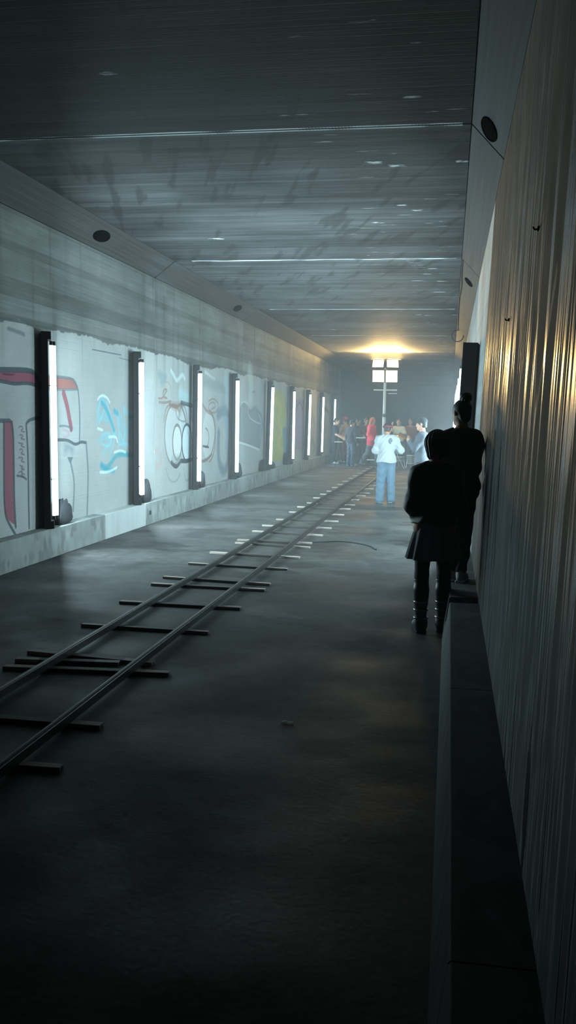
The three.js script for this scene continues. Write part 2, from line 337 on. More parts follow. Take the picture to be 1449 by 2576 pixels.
{
  const ceiling = setting('ceiling');
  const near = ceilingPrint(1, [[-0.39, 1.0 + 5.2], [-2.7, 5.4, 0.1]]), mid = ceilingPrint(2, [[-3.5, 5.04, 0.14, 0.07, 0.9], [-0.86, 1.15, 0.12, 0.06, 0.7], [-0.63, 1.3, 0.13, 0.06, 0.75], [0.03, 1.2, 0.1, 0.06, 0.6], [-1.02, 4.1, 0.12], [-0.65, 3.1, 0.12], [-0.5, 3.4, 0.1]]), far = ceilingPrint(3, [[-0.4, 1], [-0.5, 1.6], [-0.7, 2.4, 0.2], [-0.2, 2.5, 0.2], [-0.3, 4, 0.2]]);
  for (let i = 0; i < JOINT.length - 1; i++) {
    const z0 = JOINT[i], z1 = JOINT[i + 1], L = z0 - z1 - GAP, Wd = HAUNCH_R - HAUNCH_L;
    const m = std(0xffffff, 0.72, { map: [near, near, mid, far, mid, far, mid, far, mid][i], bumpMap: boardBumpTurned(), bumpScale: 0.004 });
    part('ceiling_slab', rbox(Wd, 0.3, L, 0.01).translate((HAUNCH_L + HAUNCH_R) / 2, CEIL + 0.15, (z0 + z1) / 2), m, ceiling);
  }
  part('joint_backing', new THREE.BoxGeometry(Wall(), 0.1, 77).translate((HAUNCH_L + HAUNCH_R) / 2, CEIL + 0.2, -33.4), darkGap, ceiling);
}
function Wall() { return HAUNCH_R - HAUNCH_L; }
function boardBumpTurned() { return (boardBumpTurned.t ??= (() => { const t = boardBump.clone(); t.wrapS = t.wrapT = THREE.MirroredRepeatWrapping; t.repeat.set(2, 1.7); return t; })()); }
const haunchPrint = texture(canvas(512, 128, (x, y) => 68 + 30 * (fbm(x / 50, y / 30, 4) - 0.5) + 16 * (noise(x, y) - 0.5)), true, [2, 1]);
function haunch(name, ax, ay, bx, by, side) {
  const g0 = setting(name), len = Math.hypot(bx - ax, by - ay), a = Math.atan2(by - ay, bx - ax), m = std(0xffffff, 0.75, { map: haunchPrint });
  for (let i = 0; i < JOINT.length - 1; i++) {
    const z0 = JOINT[i], z1 = JOINT[i + 1];
    const L = z0 - z1 - (z0 === -15.65 || z1 === -15.65 ? 0.05 : GAP);
    part('haunch_block', rbox(len, 0.2, L, 0.006).translate(0, 0.1, 0).rotateZ(a + (side < 0 ? 0 : 0)).translate((ax + bx) / 2, (ay + by) / 2, (z0 + z1) / 2), m, g0);
  }
  part('joint_backing', new THREE.BoxGeometry(len, 0.05, 77).translate(0, 0.12, 0).rotateZ(a).translate((ax + bx) / 2, (ay + by) / 2, -33.4), darkGap, g0);
}
haunch('trim_1', XL, WALL_TOP_L, HAUNCH_L, CEIL, -1);
haunch('trim_2', HAUNCH_R, CEIL, rightX(WALL_TOP_R), WALL_TOP_R, 1);

// ---------------------------------------------------------------- floor, kerbs, ends
const floorPrint = canvas(1024, 2048, (x, y) => {
  const X = x / 200, z = y / 200;
  let t = 63 + 28 * (fbm(X * 1.2, z * 1.2, 5) - 0.5) * 2 + 26 * (fbm(X * 14, z * 14, 2) - 0.5) + (noise(x * 0.9, y * 0.9) - 0.5) * 22;
  const st = fbm(X * 2.2 + 30, z * 2.2, 4); if (st > 0.56) t *= 1 - 0.35 * sstep(0.56, 0.7, st);
  return [t * 1.0, t * 0.985, t * 0.96];
});
const floorRough = canvas(512, 1024, (x, y) => 168 + 90 * (fbm(x / 60, y / 60, 4) - 0.5) * 1.4 + 20 * (noise(x, y) - 0.5));
const floorBump = canvas(512, 1024, (x, y) => 128 + 70 * (fbm(x / 14, y / 14, 3) - 0.5) + 60 * (noise(x * 0.9, y * 0.9) - 0.5));
{
  const m = std(0xffffff, 1, { map: texture(floorPrint, true, [1, 7.6]), roughnessMap: texture(floorRough, false, [1, 7.6]), bumpMap: texture(floorBump, false, [1, 7.6]), bumpScale: 0.004 });
  const f = new THREE.Mesh(new THREE.BoxGeometry(5.9, 0.3, 77.2).translate(-2.4, -0.15, -33.4), m);
  f.name = 'floor'; f.userData.kind = 'structure'; f.receiveShadow = true; scene.add(f);
}
const kerbPrint = texture(canvas(1024, 256, (x, y) => { const t = 150 + 40 * (fbm(x / 70, y / 50, 5) - 0.5) + 16 * (noise(x, y) - 0.5) - 24 * sstep(0.55, 0.7, fbm(x / 70 + 9, y / 60, 3)); return [t * 0.97, t, t * 0.98]; }), true, [1, 2]);
const limePrint = texture(canvas(512, 128, (x, y) => { const t = 196 + 22 * (fbm(x / 50, y / 40, 4) - 0.5) + 8 * (noise(x, y) - 0.5); return [t * 0.98, t, t * 0.99]; }), true, [1, 1]);
const kerbStone = std(0xffffff, 0.8, { map: kerbPrint }), limeWash = std(0xffffff, 0.7, { map: limePrint }), dirtyTop = std(0x4c4a44, 0.95);
const darkKerb = std(0xa8a8a8, 0.85, { map: kerbPrint });
const LEDGE = 0.37;
{
  const k = setting('curb_left');
  const cuts = [5.2, -3.2, -6.0, -9.2, -12.81, -14.67, -15.95, -18.4, -20.9, -23.4, -25.9, -28.4, -30.9, -33.4, -35.9, -38.4, -40.9, -43.4, -72];
  for (let i = 0; i < cuts.length - 1; i++) {
    const L = cuts[i] - cuts[i + 1] - 0.008, zc = (cuts[i] + cuts[i + 1]) / 2;
    part('curb_block', metreUV(rbox(0.19, LEDGE, L, 0.012).translate(-4.87 - 0.095, LEDGE / 2, zc), 0.5), i === 4 ? limeWash : kerbStone, k, i === 4 ? 'whitewashed stretch of the concrete kerb' : undefined);
  }
  const r = setting('curb_right');
  const cr = [5.2, -2.4, -5.0, -7.43, -7.66, -10.3, -13, -16, -20, -25, -30, -36, -43, -72];
  for (let i = 0; i < cr.length - 1; i++) {
    const L = cr[i] - cr[i + 1] - 0.008, zc = (cr[i] + cr[i + 1]) / 2, sunk = i === 3 ? 0.2 : 0;
    const h = LEDGE - sunk, sh = new THREE.Shape(); sh.moveTo(-0.004, 0); sh.lineTo(0.044 - 0.13 * sunk, h - 0.008); sh.lineTo(0.053 - 0.13 * sunk, h); sh.lineTo(0.31, h); sh.lineTo(0.31, 0); sh.closePath();
    part('curb_block', metreUV(new THREE.ExtrudeGeometry(sh, { depth: L, bevelEnabled: false }).translate(0, 0, zc - L / 2), 0.5), darkKerb, r);
  }
}
for (const [n, z] of [['wall_end', -72.2], ['wall_back', 5.4]]) {
  const g = new THREE.Mesh(rbox(6.2, 4.9, 0.3, 0.01).translate(-2.4, 2.45, z), std(0x2b2c2c, 0.9, { map: haunchPrint })); g.name = n; g.userData.kind = 'structure'; scene.add(g);
}

// ---------------------------------------------------------------- upright tube banks
const blackMetal = std(0x0c0d0f, 0.55, { metalness: 0.2 }), whiteInside = std(0xd9dcda, 0.5), socketMat = std(0xc9cdca, 0.5);
const glowTube = new THREE.MeshStandardMaterial({ color: 0xffffff, roughness: 0.3, emissive: TUBE_COLOUR, emissiveIntensity: TUBE_GLOW });
const deadTube = std(0x9aa5b0, 0.3);
const BANK = 2.44, TUBE = 2.2;
function tubeBank(lit, flap) {                                        // stands at the base, faces +x, its back at x = 0
  const b = new THREE.Group();
  const housing = merged([rbox(0.03, BANK, 0.26, 0.006).translate(0.015, BANK / 2, 0), rbox(0.085, BANK, 0.02, 0.006).translate(0.0425, BANK / 2, 0.12), rbox(0.085, BANK, 0.02, 0.006).translate(0.0425, BANK / 2, -0.12)]);
  part('housing', housing, blackMetal, b);
  for (const y of [0.05, BANK - 0.05]) part('end_cap', rbox(0.125, 0.1, 0.27, 0.012).translate(0.0625, y, 0), blackMetal, b);
  part('reflector', rbox(0.012, TUBE, 0.2, 0.004).translate(0.07, BANK / 2, 0), whiteInside, b, 'white reflector behind the tubes');
  const spots = [[-0.085, 0.122], [-0.03, 0.156], [0.03, 0.156], [0.085, 0.122]];
  for (const [z, x] of spots) {
    const t = part('tube', merged([new THREE.CapsuleGeometry(0.022, TUBE - 0.1, 3, 10).translate(x, BANK / 2, z)]), lit ? glowTube : deadTube, b, lit ? 'glowing fluorescent tube' : 'unlit fluorescent tube');
    t.castShadow = false;
    for (const y of [BANK / 2 - TUBE / 2 + 0.02, BANK / 2 + TUBE / 2 - 0.02]) part('socket', new THREE.CylinderGeometry(0.019, 0.022, 0.05, 12).translate(x, y, z), blackMetal, t);
  }
  for (const y of [0.62, 1.78]) part('clip', merged([rbox(0.012, 0.014, 0.235, 0.003).translate(0.095, y, 0), ...spots.map(([z, x]) => new THREE.TorusGeometry(0.024, 0.003, 6, 16).rotateX(Math.PI / 2).translate(x, y, z))]), blackMetal, b);
  if (flap) part('side_flap', rbox(0.19, BANK, 0.012, 0.004).translate(0.095, BANK / 2, -0.14), blackMetal, b, 'black flap screening the tubes from the viewer');
  if (lit) {
    const l = new THREE.RectAreaLight(TUBE_COLOUR, TUBE_LIGHT, 0.2, TUBE);
    l.name = 'tube_light'; l.position.set(0.185, BANK / 2, 0); l.rotation.y = -Math.PI / 2; b.add(l);   // shines along +x
  }
  return b;
}
const litBank = tubeBank(true), flapBank = tubeBank(true, true);
function placeBank(from, label, [x, z], turn, lean, group, level) {
  const o = from.clone(); o.getObjectByName('tube_light').intensity = TUBE_LIGHT * level;
  o.name = numbered('tube_light_bank'); o.userData = { label, category: 'light', group };
  o.position.set(x, LEDGE, z); o.rotation.set(0, turn, 0, 'ZYX'); o.rotation.z = lean; scene.add(o); return o;
}
const AWAY = 0.32;                                            // the banks are turned a little down the tunnel, away from the viewer
const LG = 'upright tube banks on the left ledge', RG = 'upright tube banks on the right ledge';
const LEFT = [[-11.03, 0.012, 2.2, 'tallest looking lit tube bank, nearest the viewer, beside red block letters'], [-14.4, 0.006, 2.0, 'lit tube bank between the cyan tag and the bubble letters'], [-17.9, -0.003, 1.6, 'lit tube bank standing in front of the white bubble letters'], [-21.25, 0.002, 1.0, 'lit tube bank just left of the grey-blue painted patch with white outlines'], [-25.4, -0.018, 0.7, 'lit tube bank touching the left edge of the yellow-green painted patch'], [-29.2, -0.004, 0.55, 'lit tube bank just left of the purple painted patch'], [-32.5, -0.012, 0.5, 'lit tube bank just right of the purple painted patch'], [-36.0, -0.01, 0.6, 'lit tube bank just left of the leftmost person dressed in dark clothes'], [-39.8, -0.006, 0.6, 'farthest lit tube bank, its foot hidden by the leftmost people']];
LEFT.forEach(([z, lean, level, label], i) => placeBank(litBank, label, [XL + 0.05, z], i < 2 ? 0.42 : AWAY, lean, LG, level));
const RIGHT = [[-12.5, 1.8, 'black tube bank, its tubes screened by a flap, behind the woman with hair bun'], [-15.5, 1.9, 'lit tube bank showing just left of the black screened one on the right wall'], [-19, 1.1, 'lit tube bank second behind the screened one, a thin bright line'], [-22.6, 0.6, 'lit tube bank third behind the screened one, almost covered'], [-26.1, 0.3, 'lit tube bank fourth behind the screened one, almost covered'], [-29.7, 0.25, 'lit tube bank fifth behind the screened one, almost covered']];
RIGHT.forEach(([z, level, label], i) => placeBank(i ? litBank : flapBank, label, [rightX(LEDGE) - (i ? 0.04 : 0.012), z], Math.PI - (i ? AWAY : 0.1), -0.03, RG, level));

// ---------------------------------------------------------------- flood light tower
const galv = std(0xd8dad8, 0.45, { metalness: 0.1 }), headMetal = std(0x3a3a38, 0.5, { metalness: 0.4 });
const glowGlass = new THREE.MeshStandardMaterial({ color: 0xffffff, roughness: 0.2, emissive: FLOOD_COLOUR, emissiveIntensity: FLOOD_GLOW });
{
  const t = thing('light_tower', 'white telescopic mast with six glaring yellow flood lamps, two added for glare, behind the crowd', 'light tower', [-2.5, 0, -36.2]);
  part('mast', merged([new THREE.CylinderGeometry(0.07, 0.075, 2.0, 20).translate(0, 1.0, 0), new THREE.CylinderGeometry(0.058, 0.058, 2.2, 20).translate(0, 2.7, 0)]), galv, t);
  part('mast_collar', new THREE.CylinderGeometry(0.085, 0.085, 0.12, 20).translate(0, 1.98, 0), headMetal, t);
  for (let i = 0; i < 3; i++) { const a = i * 2.094 + 0.5; part('leg', rod([0, 0.75, 0], [Math.cos(a) * 0.42, 0.02, Math.sin(a) * 0.42], 0.022), headMetal, t); }
  part('crossbar', merged([rbox(0.9, 0.05, 0.05, 0.01).translate(0.02, 2.95, 0.02), rbox(0.34, 0.03, 0.04, 0.008).translate(0.3, 2.82, 0.04)]), galv, t);
  part('crossbar', rbox(0.95, 0.05, 0.05, 0.01).translate(0, 3.74, 0), headMetal, t);
  const heads = [[-0.25, 3.47, 0.1, 0, 0.06, 0.46, 0.46], [0.25, 3.47, 0.1, 0, 0.06, 0.46, 0.46], [-0.26, 3.93, 0.06, -0.25, -0.3, 0.46, 0.32], [0.26, 3.93, 0.06, 0.25, -0.3, 0.46, 0.32], [-0.3, 4.06, -0.22, -0.5, -1.4, 0.46, 0.4], [0.3, 4.06, -0.22, 0.45, -1.4, 0.46, 0.4]];  // middle pair added to fill out the glare, last pair aimed at the ceiling
  for (const [x, y, z, yaw, pitch, w, h] of heads) {
    const g = new THREE.Group(); g.name = t.children.some((c) => c.name === 'lamp_head') ? `lamp_head_${String(t.children.filter((c) => c.name.startsWith('lamp_head')).length).padStart(3, '0')}` : 'lamp_head';
    g.position.set(x, y, z); g.rotation.set(pitch, yaw, 0, 'YXZ'); t.add(g);
    part('lamp_shell', merged([rbox(w, h, 0.05, 0.02).translate(0, 0, -0.08), rbox(w, 0.02, 0.16, 0.008).translate(0, h / 2, 0), rbox(w, 0.02, 0.16, 0.008).translate(0, -h / 2, 0), rbox(0.02, h, 0.16, 0.008).translate(w / 2, 0, 0), rbox(0.02, h, 0.16, 0.008).translate(-w / 2, 0, 0)]), headMetal, g);
    part('lamp_glass', rbox(w - 0.03, h - 0.03, 0.015, 0.004).translate(0, 0, 0.06), glowGlass, g, 'glaring yellow lamp glass');
    const l = new THREE.RectAreaLight(FLOOD_COLOUR, y > 4 ? FLOOD_UP : FLOOD_LIGHT, w - 0.03, h - 0.03); l.name = 'flood_light'; l.position.set(0, 0, 0.085); l.rotation.y = Math.PI; g.add(l);
  }
}

// ---------------------------------------------------------------- sandbags at the feet of the banks
const sackCloth = std(0x14171c, 0.85);
function sack(w, h, d, k) {
  const g = new THREE.SphereGeometry(1, 28, 20), p = g.attributes.position;
  for (let i = 0; i < p.count; i++) {
    let x = p.getX(i), y = p.getY(i), z = p.getZ(i);
    const e = 0.72, q = (v) => Math.sign(v) * Math.pow(Math.abs(v), e);
    x = q(x); z = q(z); y = y < 0 ? -Math.pow(-y, 0.45) * 0.8 : y;
    const n = 1 + 0.16 * (fbm(x * 2 + k * 5, y * 2 + z * 2.4, 2) - 0.5) * 2;
    const lean = 0.25 * (y + 0.8) * (fbm(k, 3.3) - 0.2);
    p.setXYZ(i, x * n * w / 2, (y + 0.8) * n * h / 1.8, (z * n + lean) * d / 2 * (1 - 0.22 * (y + 0.8)));
  }
  p.needsUpdate = true; g.computeVertexNormals(); return g;
}
const BAGS = [[-11.52, 0.17, 0.32, 0.5, 'black sandbag behind the foot of the nearest light bank'], [-14.9, 0.17, 0.36, 0.5, 'rounded black sandbag at the foot of the bank by the bubble letters'], [-18.4, 0.17, 0.33, 0.48, 'black sandbag at the foot of the bank in front of the bubble letters'], [-21.8, 0.17, 0.36, 0.55, 'black sandbag at the foot of the bank beside the grey-blue patch'], [-26.1, 0.17, 0.22, 0.85, 'flat black sandbag lying below the yellow-green patch'], [-24.9, 0.17, 0.3, 0.5, 'black sandbag on the near side of the yellow-green patch bank'], [-28.65, 0.17, 0.38, 0.55, 'black sandbag below the blue painted patch']];
BAGS.forEach(([z, w, h, d, label], i) => {
  const o = thing('sandbag', label, 'sandbag', [-4.965, LEDGE - 0.002, z], 0, 'sandbags at the feet of the light banks');
  part('sack', sack(w, h, d, i + 1), sackCloth, o);
  part('handle', tube([[-0.02, h * 0.85, -d * 0.12], [0, h * 1.04, 0], [0.02, h * 0.85, d * 0.12]], 0.008, 16, 6), sackCloth, o);
});

// ---------------------------------------------------------------- the narrow track on its loose sleepers
const railMat = std(0x2c2a28, 0.42, { metalness: 0.35, bumpMap: texture(floorBump, false, [3, 0.2]), bumpScale: 0.001 });
const grain = (a, b, s) => texture(canvas(512, 64, (x, y) => { const n = fbm(x / 120 + s, y / 3.2, 3), u = Math.abs(x / 512 - 0.5 + 0.03 * (noise(s, y / 20) - 0.5)), k = 0.4 + 0.6 * sstep(0.262, 0.275, u), t = (a + b * (n - 0.5) * 2 + 12 * (noise(x + s, y) - 0.5)) * k; return [t * 1.03, t * 0.95, t * 0.88]; }));
const woods = [std(0xffffff, 0.6, { map: grain(176, 26, 1) }), std(0xffffff, 0.62, { map: grain(160, 30, 50) }), std(0xffffff, 0.65, { map: grain(182, 24, 90) })], redEnd = std(0x7d2f28, 0.7), wetWood = std(0x2d2925, 0.3);
{
  const t = thing('railway_track', 'narrow dark track of two thin rails on loose wooden sleepers along the floor', 'railway track', [-2.45, 0, 0]);
  for (const x of [-0.285, 0.32]) {
    const pts = []; for (let z = -2.4; z > -37; z -= 2.5) pts.push([x + 0.02 * (noise(z * 0.3, x * 9) - 0.5), 0.053, z]);
    const path = new THREE.CatmullRomCurve3(pts.map((p) => V(...p)));
    const s = new THREE.Shape(); s.moveTo(-0.025, -0.027); s.lineTo(0.025, -0.027); s.lineTo(0.025, -0.019); s.lineTo(0.009, -0.012); s.lineTo(0.009, 0.008); s.lineTo(0.021, 0.013); s.lineTo(0.021, 0.024); s.lineTo(0.017, 0.028); s.lineTo(-0.017, 0.028); s.lineTo(-0.021, 0.024); s.lineTo(-0.021, 0.013); s.lineTo(-0.009, 0.008); s.lineTo(-0.009, -0.012); s.lineTo(-0.025, -0.019); s.closePath();
    const g = new THREE.ExtrudeGeometry(s, { steps: 60, extrudePath: path, bevelEnabled: false });
    part('rail', g, railMat, t);
  }
  // z of the left and right ends, how far each end reaches
  const T = [[-3.62, -3.55, -3.06, -1.86], [-4.3, -4.33, -3.04, -1.88], [-4.99, -4.99, -3.07, -1.92], [-6.49, -6.38, -3.07, -2.06], [-6.25, -6.33, -3.06, -2.3], [-6.04, -6.15, -3.05, -1.87], [-7.44, -7.42, -3.04, -1.92], [-8.47, -8.47, -3.07, -1.88], [-9.47, -9.45, -3.08, -1.84], [-9.92, -9.79, -3.09, -1.85], [-10.94, -10.83, -3.09, -1.84], [-11.92, -11.8, -3.07, -1.85], [-12.96, -12.78, -2.97, -1.86], [-13.27, -13.23, -3.01, -1.9], [-14.39, -14.18, -3.02, -1.87], [-15.21, -15.18, -3.03, -1.86], [-16.21, -16.25, -2.98, -1.87], [-17.6, -17.4, -2.98, -1.9], [-18.7, -18.6, -3.0, -1.9], [-19.67, -19.53, -2.95, -1.9], [-21.0, -20.8, -3.0, -1.93], [-22.1, -22.0, -3.0, -1.9], [-23.1, -22.8, -2.97, -1.86], [-24.4, -24.3, -3.0, -1.9], [-25.6, -25.6, -3.0, -1.9], [-27, -26.8, -3.02, -1.88], [-28.4, -28.4, -2.98, -1.9], [-29.8, -29.7, -3.0, -1.9], [-31.3, -31.2, -3.0, -1.9], [-32.8, -32.8, -2.98, -1.9], [-34.4, -34.3, -3, -1.9], [-35.8, -35.8, -2.98, -1.9]];
  T.forEach(([za, zb, xa, xb], i) => {
    const dx = xb - xa, dz = zb - za, len = Math.hypot(dx, dz), w = 0.045 + 0.03 * hash(i + 3);
    const g = rbox(len, 0.026, w, 0.004).rotateY(-Math.atan2(dz, dx)).translate((xa + xb) / 2 + 2.45, 0.0135, (za + zb) / 2);
    part('sleeper', g, woods[i % 3], t);
  });
}
// ---------------------------------------------------------------- small fittings
const dull = new THREE.MeshPhysicalMaterial({ color: 0x060708, roughness: 1, specularIntensity: 0.05 }), cableMat = std(0x1c1f20, 0.7);
{ // oval fittings on the haunches
  const aL = Math.atan2(CEIL - WALL_TOP_L, HAUNCH_L - XL), aR = Math.atan2(WALL_TOP_R - CEIL, rightX(WALL_TOP_R) - HAUNCH_R);
  const list = [[-12.7, -1, 'dark oval fitting on the left haunch above the two nearest light banks'], [-21.2, -1, 'small far dark oval fitting on the left haunch, deeper in the tunnel'], [-8.35, 1, 'large dark oval fitting on the right haunch near the viewer'], [-17.2, 1, 'short dark oval fitting on the right haunch below the lime joint']];
  for (const [z, side, label] of list) {
    const o = thing('oval_fitting', label, 'wall fitting', side < 0 ? [(XL + HAUNCH_L) / 2, (WALL_TOP_L + CEIL) / 2, z] : [(HAUNCH_R + rightX(WALL_TOP_R)) / 2, (WALL_TOP_R + CEIL) / 2, z], 0, 'oval fittings on the haunches');
    o.rotation.z = side < 0 ? aL : aR;
    const ring = new THREE.TorusGeometry(0.09, 0.01, 8, 36).rotateX(Math.PI / 2).scale(1, 1, 2.6);
    part('rim', ring.translate(0, -0.004, 0), dull, o);
    part('cover', new THREE.SphereGeometry(0.09, 24, 12, 0, 6.2832, Math.PI / 2, Math.PI / 2).scale(1, 0.16, 2.6), dull, o);
  }
}
solo('haunch_cable', merged([tube([[0.12, 4.40, -15.7], [0.115, 4.395, -17.2], [0.13, 4.38, -18.4], [0.105, 4.40, -20.5], [0.11, 4.39, -24], [0.125, 4.375, -27.0]], 0.014, 80, 6), new THREE.TorusGeometry(0.16, 0.014, 8, 40).translate(0.13, 4.2, -27.1)]), cableMat, 'thin loose cable hanging along the right haunch, ending in a coil', 'cable');
[[-6.0, 2.43, 'small dark hook in the streaked right wall above the yellow reflection'], [-4.18, 2.62, 'small dark hook highest and nearest on the right wall']].forEach(([z, y, label]) => {
  const o = thing('wall_hook', label, 'hook', [rightX(y), y, z], 0, 'hooks in the right wall');
  part('plate', rbox(0.008, 0.018, 0.03, 0.003).translate(-0.003, 0, 0), dull, o); part('pin', tube([[0, 0, 0], [-0.018, -0.003, 0], [-0.024, 0.008, 0]], 0.004, 12, 6), dull, o);
});
solo('floor_cable', tube([[-2.0, 0.008, -13.35], [-1.84, 0.008, -13.44], [-1.6, 0.008, -13.62], [-1.39, 0.008, -13.58], [-1.1, 0.008, -13.3], [-0.95, 0.008, -12.9]], 0.008, 50, 6), cableMat, 'thin dark cable curving over the floor right of the track', 'cable');
{
  const g = new THREE.PlaneGeometry(0.07, 0.045, 6, 4).rotateX(-Math.PI / 2), p = g.attributes.position;
  for (let i = 0; i < p.count; i++) p.setY(i, 0.003 + 0.012 * noise(p.getX(i) * 60 + 3, p.getZ(i) * 60));
  const g2 = g.clone(); g2.translate(0, 0.002, 0); g.computeVertexNormals(); g2.computeVertexNormals();
  solo('paper_scrap', merged([g, g2]).translate(-0.887, 0, -5.31), std(0xe8e6df, 0.8), 'small crumpled white scrap lying on the dark floor in front', 'litter');
}
solo('wall_socket', rbox(0.02, 0.07, 0.07, 0.008).translate(-4.862, 0.2, -14.86), std(0x2b3032, 0.7), 'small dark square plate on the left kerb beside the whitewash', 'plate');

// ---------------------------------------------------------------- people: bodies and clothes meshed from smooth fields
const smin = (a, b, k) => { const h = Math.max(k - Math.abs(a - b), 0) / k; return Math.min(a, b) - h * h * k * 0.25; };
// a bone: [ax,ay,az, bx,by,bz, ra, rb, flat] (flat > 1 squeezes front to back)
function bonesField(bones, k, extra = 0) {
  return (x, y, z) => {
    let d = 1e3;
    for (const b of bones) {
      const fl = b[8] ?? 1, pz = z * fl, az = b[2] * fl, bz = b[5] * fl;
      const ux = b[3] - b[0], uy = b[4] - b[1], uz = bz - az, wx = x - b[0], wy = y - b[1], wz = pz - az, L = ux * ux + uy * uy + uz * uz || 1e-9;
      const t = Math.min(1, Math.max(0, (wx * ux + wy * uy + wz * uz) / L)), dx = wx - ux * t, dy = wy - uy * t, dz = wz - uz * t;
      d = smin(d, (Math.sqrt(dx * dx + dy * dy + dz * dz) - (b[6] + (b[7] - b[6]) * t)) / Math.sqrt(fl) - extra, k);
    }
    return d;
  };
}
const ell = (x, y, z, c, r) => { const a = (x - c[0]) / r[0], b = (y - c[1]) / r[1], e = (z - c[2]) / r[2], k0 = Math.hypot(a, b, e), k1 = Math.hypot(a / r[0], b / r[1], e / r[2]); return k1 < 1e-9 ? -Math.min(...r) : k0 * (k0 - 1) / k1; };
function netMesh(f, lo, hi, c) {                                // surface nets
  const n = [0, 1, 2].map((i) => Math.ceil((hi[i] - lo[i]) / c) + 1), [nx, ny, nz] = n, val = new Float32Array(nx * ny * nz), id = new Int32Array(nx * ny * nz).fill(-1);
  for (let k = 0, i = 0; k < nz; k++) for (let j = 0; j < ny; j++) for (let q = 0; q < nx; q++, i++) val[i] = (q === 0 || j === 0 || k === 0 || q === nx - 1 || j === ny - 1 || k === nz - 1) ? Math.max(c * 0.3, f(lo[0] + q * c, lo[1] + j * c, lo[2] + k * c)) : f(lo[0] + q * c, lo[1] + j * c, lo[2] + k * c);
  const pos = [], nor = [], uv = [], ind = [], I = (q, j, k) => q + nx * (j + ny * k);
  for (let k = 0; k < nz - 1; k++) for (let j = 0; j < ny - 1; j++) for (let q = 0; q < nx - 1; q++) {
    let sx = 0, sy = 0, sz = 0, m = 0, mask = 0;
    for (let b = 0; b < 8; b++) if (val[I(q + (b & 1), j + ((b >> 1) & 1), k + (b >> 2))] < 0) mask |= 1 << b;
    if (mask === 0 || mask === 255) continue;
    for (let a = 0; a < 8; a++) for (const e of [1, 2, 4]) if (!(a & e)) {
      const b = a | e; if (((mask >> a) & 1) === ((mask >> b) & 1)) continue;
      const va = val[I(q + (a & 1), j + ((a >> 1) & 1), k + (a >> 2))], vb = val[I(q + (b & 1), j + ((b >> 1) & 1), k + (b >> 2))], t = va / (va - vb);
      sx += (a & 1) + (e === 1 ? t : 0); sy += ((a >> 1) & 1) + (e === 2 ? t : 0); sz += (a >> 2) + (e === 4 ? t : 0); m++;
    }
    const x = lo[0] + (q + sx / m) * c, y = lo[1] + (j + sy / m) * c, z = lo[2] + (k + sz / m) * c, h = c * 0.5;
    let gx = f(x + h, y, z) - f(x - h, y, z), gy = f(x, y + h, z) - f(x, y - h, z), gz = f(x, y, z + h) - f(x, y, z - h); const L = Math.hypot(gx, gy, gz) || 1;
    id[I(q, j, k)] = pos.length / 3; pos.push(x, y, z); nor.push(gx / L, gy / L, gz / L); uv.push((x + z) * 2, y * 2);
  }
  const quad = (a, b, d, e, flip) => { if (flip) ind.push(a, d, b, b, d, e); else ind.push(a, b, d, b, e, d); };
  for (let k = 1; k < nz - 1; k++) for (let j = 1; j < ny - 1; j++) for (let q = 1; q < nx - 1; q++) {
    const v = val[I(q, j, k)] < 0;
    if (v !== (val[I(q + 1, j, k)] < 0)) quad(id[I(q, j - 1, k - 1)], id[I(q, j, k - 1)], id[I(q, j - 1, k)], id[I(q, j, k)], !v);
    if (v !== (val[I(q, j + 1, k)] < 0)) quad(id[I(q - 1, j, k - 1)], id[I(q - 1, j, k)], id[I(q, j, k - 1)], id[I(q, j, k)], !v);
    if (v !== (val[I(q, j, k + 1)] < 0)) quad(id[I(q - 1, j - 1, k)], id[I(q, j - 1, k)], id[I(q - 1, j, k)], id[I(q, j, k)], !v);
  }
  const g = new THREE.BufferGeometry();
  g.setAttribute('position', new THREE.Float32BufferAttribute(pos, 3)); g.setAttribute('normal', new THREE.Float32BufferAttribute(nor, 3)); g.setAttribute('uv', new THREE.Float32BufferAttribute(uv, 2)); g.setIndex(ind);
  return g;
}
function boundsOf(bones, pad) {
  const lo = [9, 9, 9], hi = [-9, -9, -9];
  for (const b of bones) for (let i = 0; i < 3; i++) { const r = Math.max(b[6], b[7]) + pad; lo[i] = Math.min(lo[i], b[i] - r, b[i + 3] - r); hi[i] = Math.max(hi[i], b[i] + r, b[i + 3] + r); }
  return [lo, hi];
}
const mixp = (a, b, t) => a.map((v, i) => v + (b[i] - v) * t);
const bone = (a, b, ra, rb, fl) => [...a, ...b, ra, rb, fl ?? 1];
const BASE = { hip: 0.93, hipX: 0.088, shoulderL: [0.172, 1.405, -0.01], shoulderR: [-0.172, 1.405, -0.01], elbowL: [0.235, 1.13, -0.035], elbowR: [-0.235, 1.13, -0.035], wristL: [0.245, 0.885, 0.05], wristR: [-0.245, 0.885, 0.05], kneeL: [0.098, 0.5, 0.015], kneeR: [-0.098, 0.5, 0.015], ankleL: [0.105, 0.085, -0.025], ankleR: [-0.105, 0.085, -0.025], toeL: [0.13, 0.03, 0.15], toeR: [-0.13, 0.03, 0.15] };
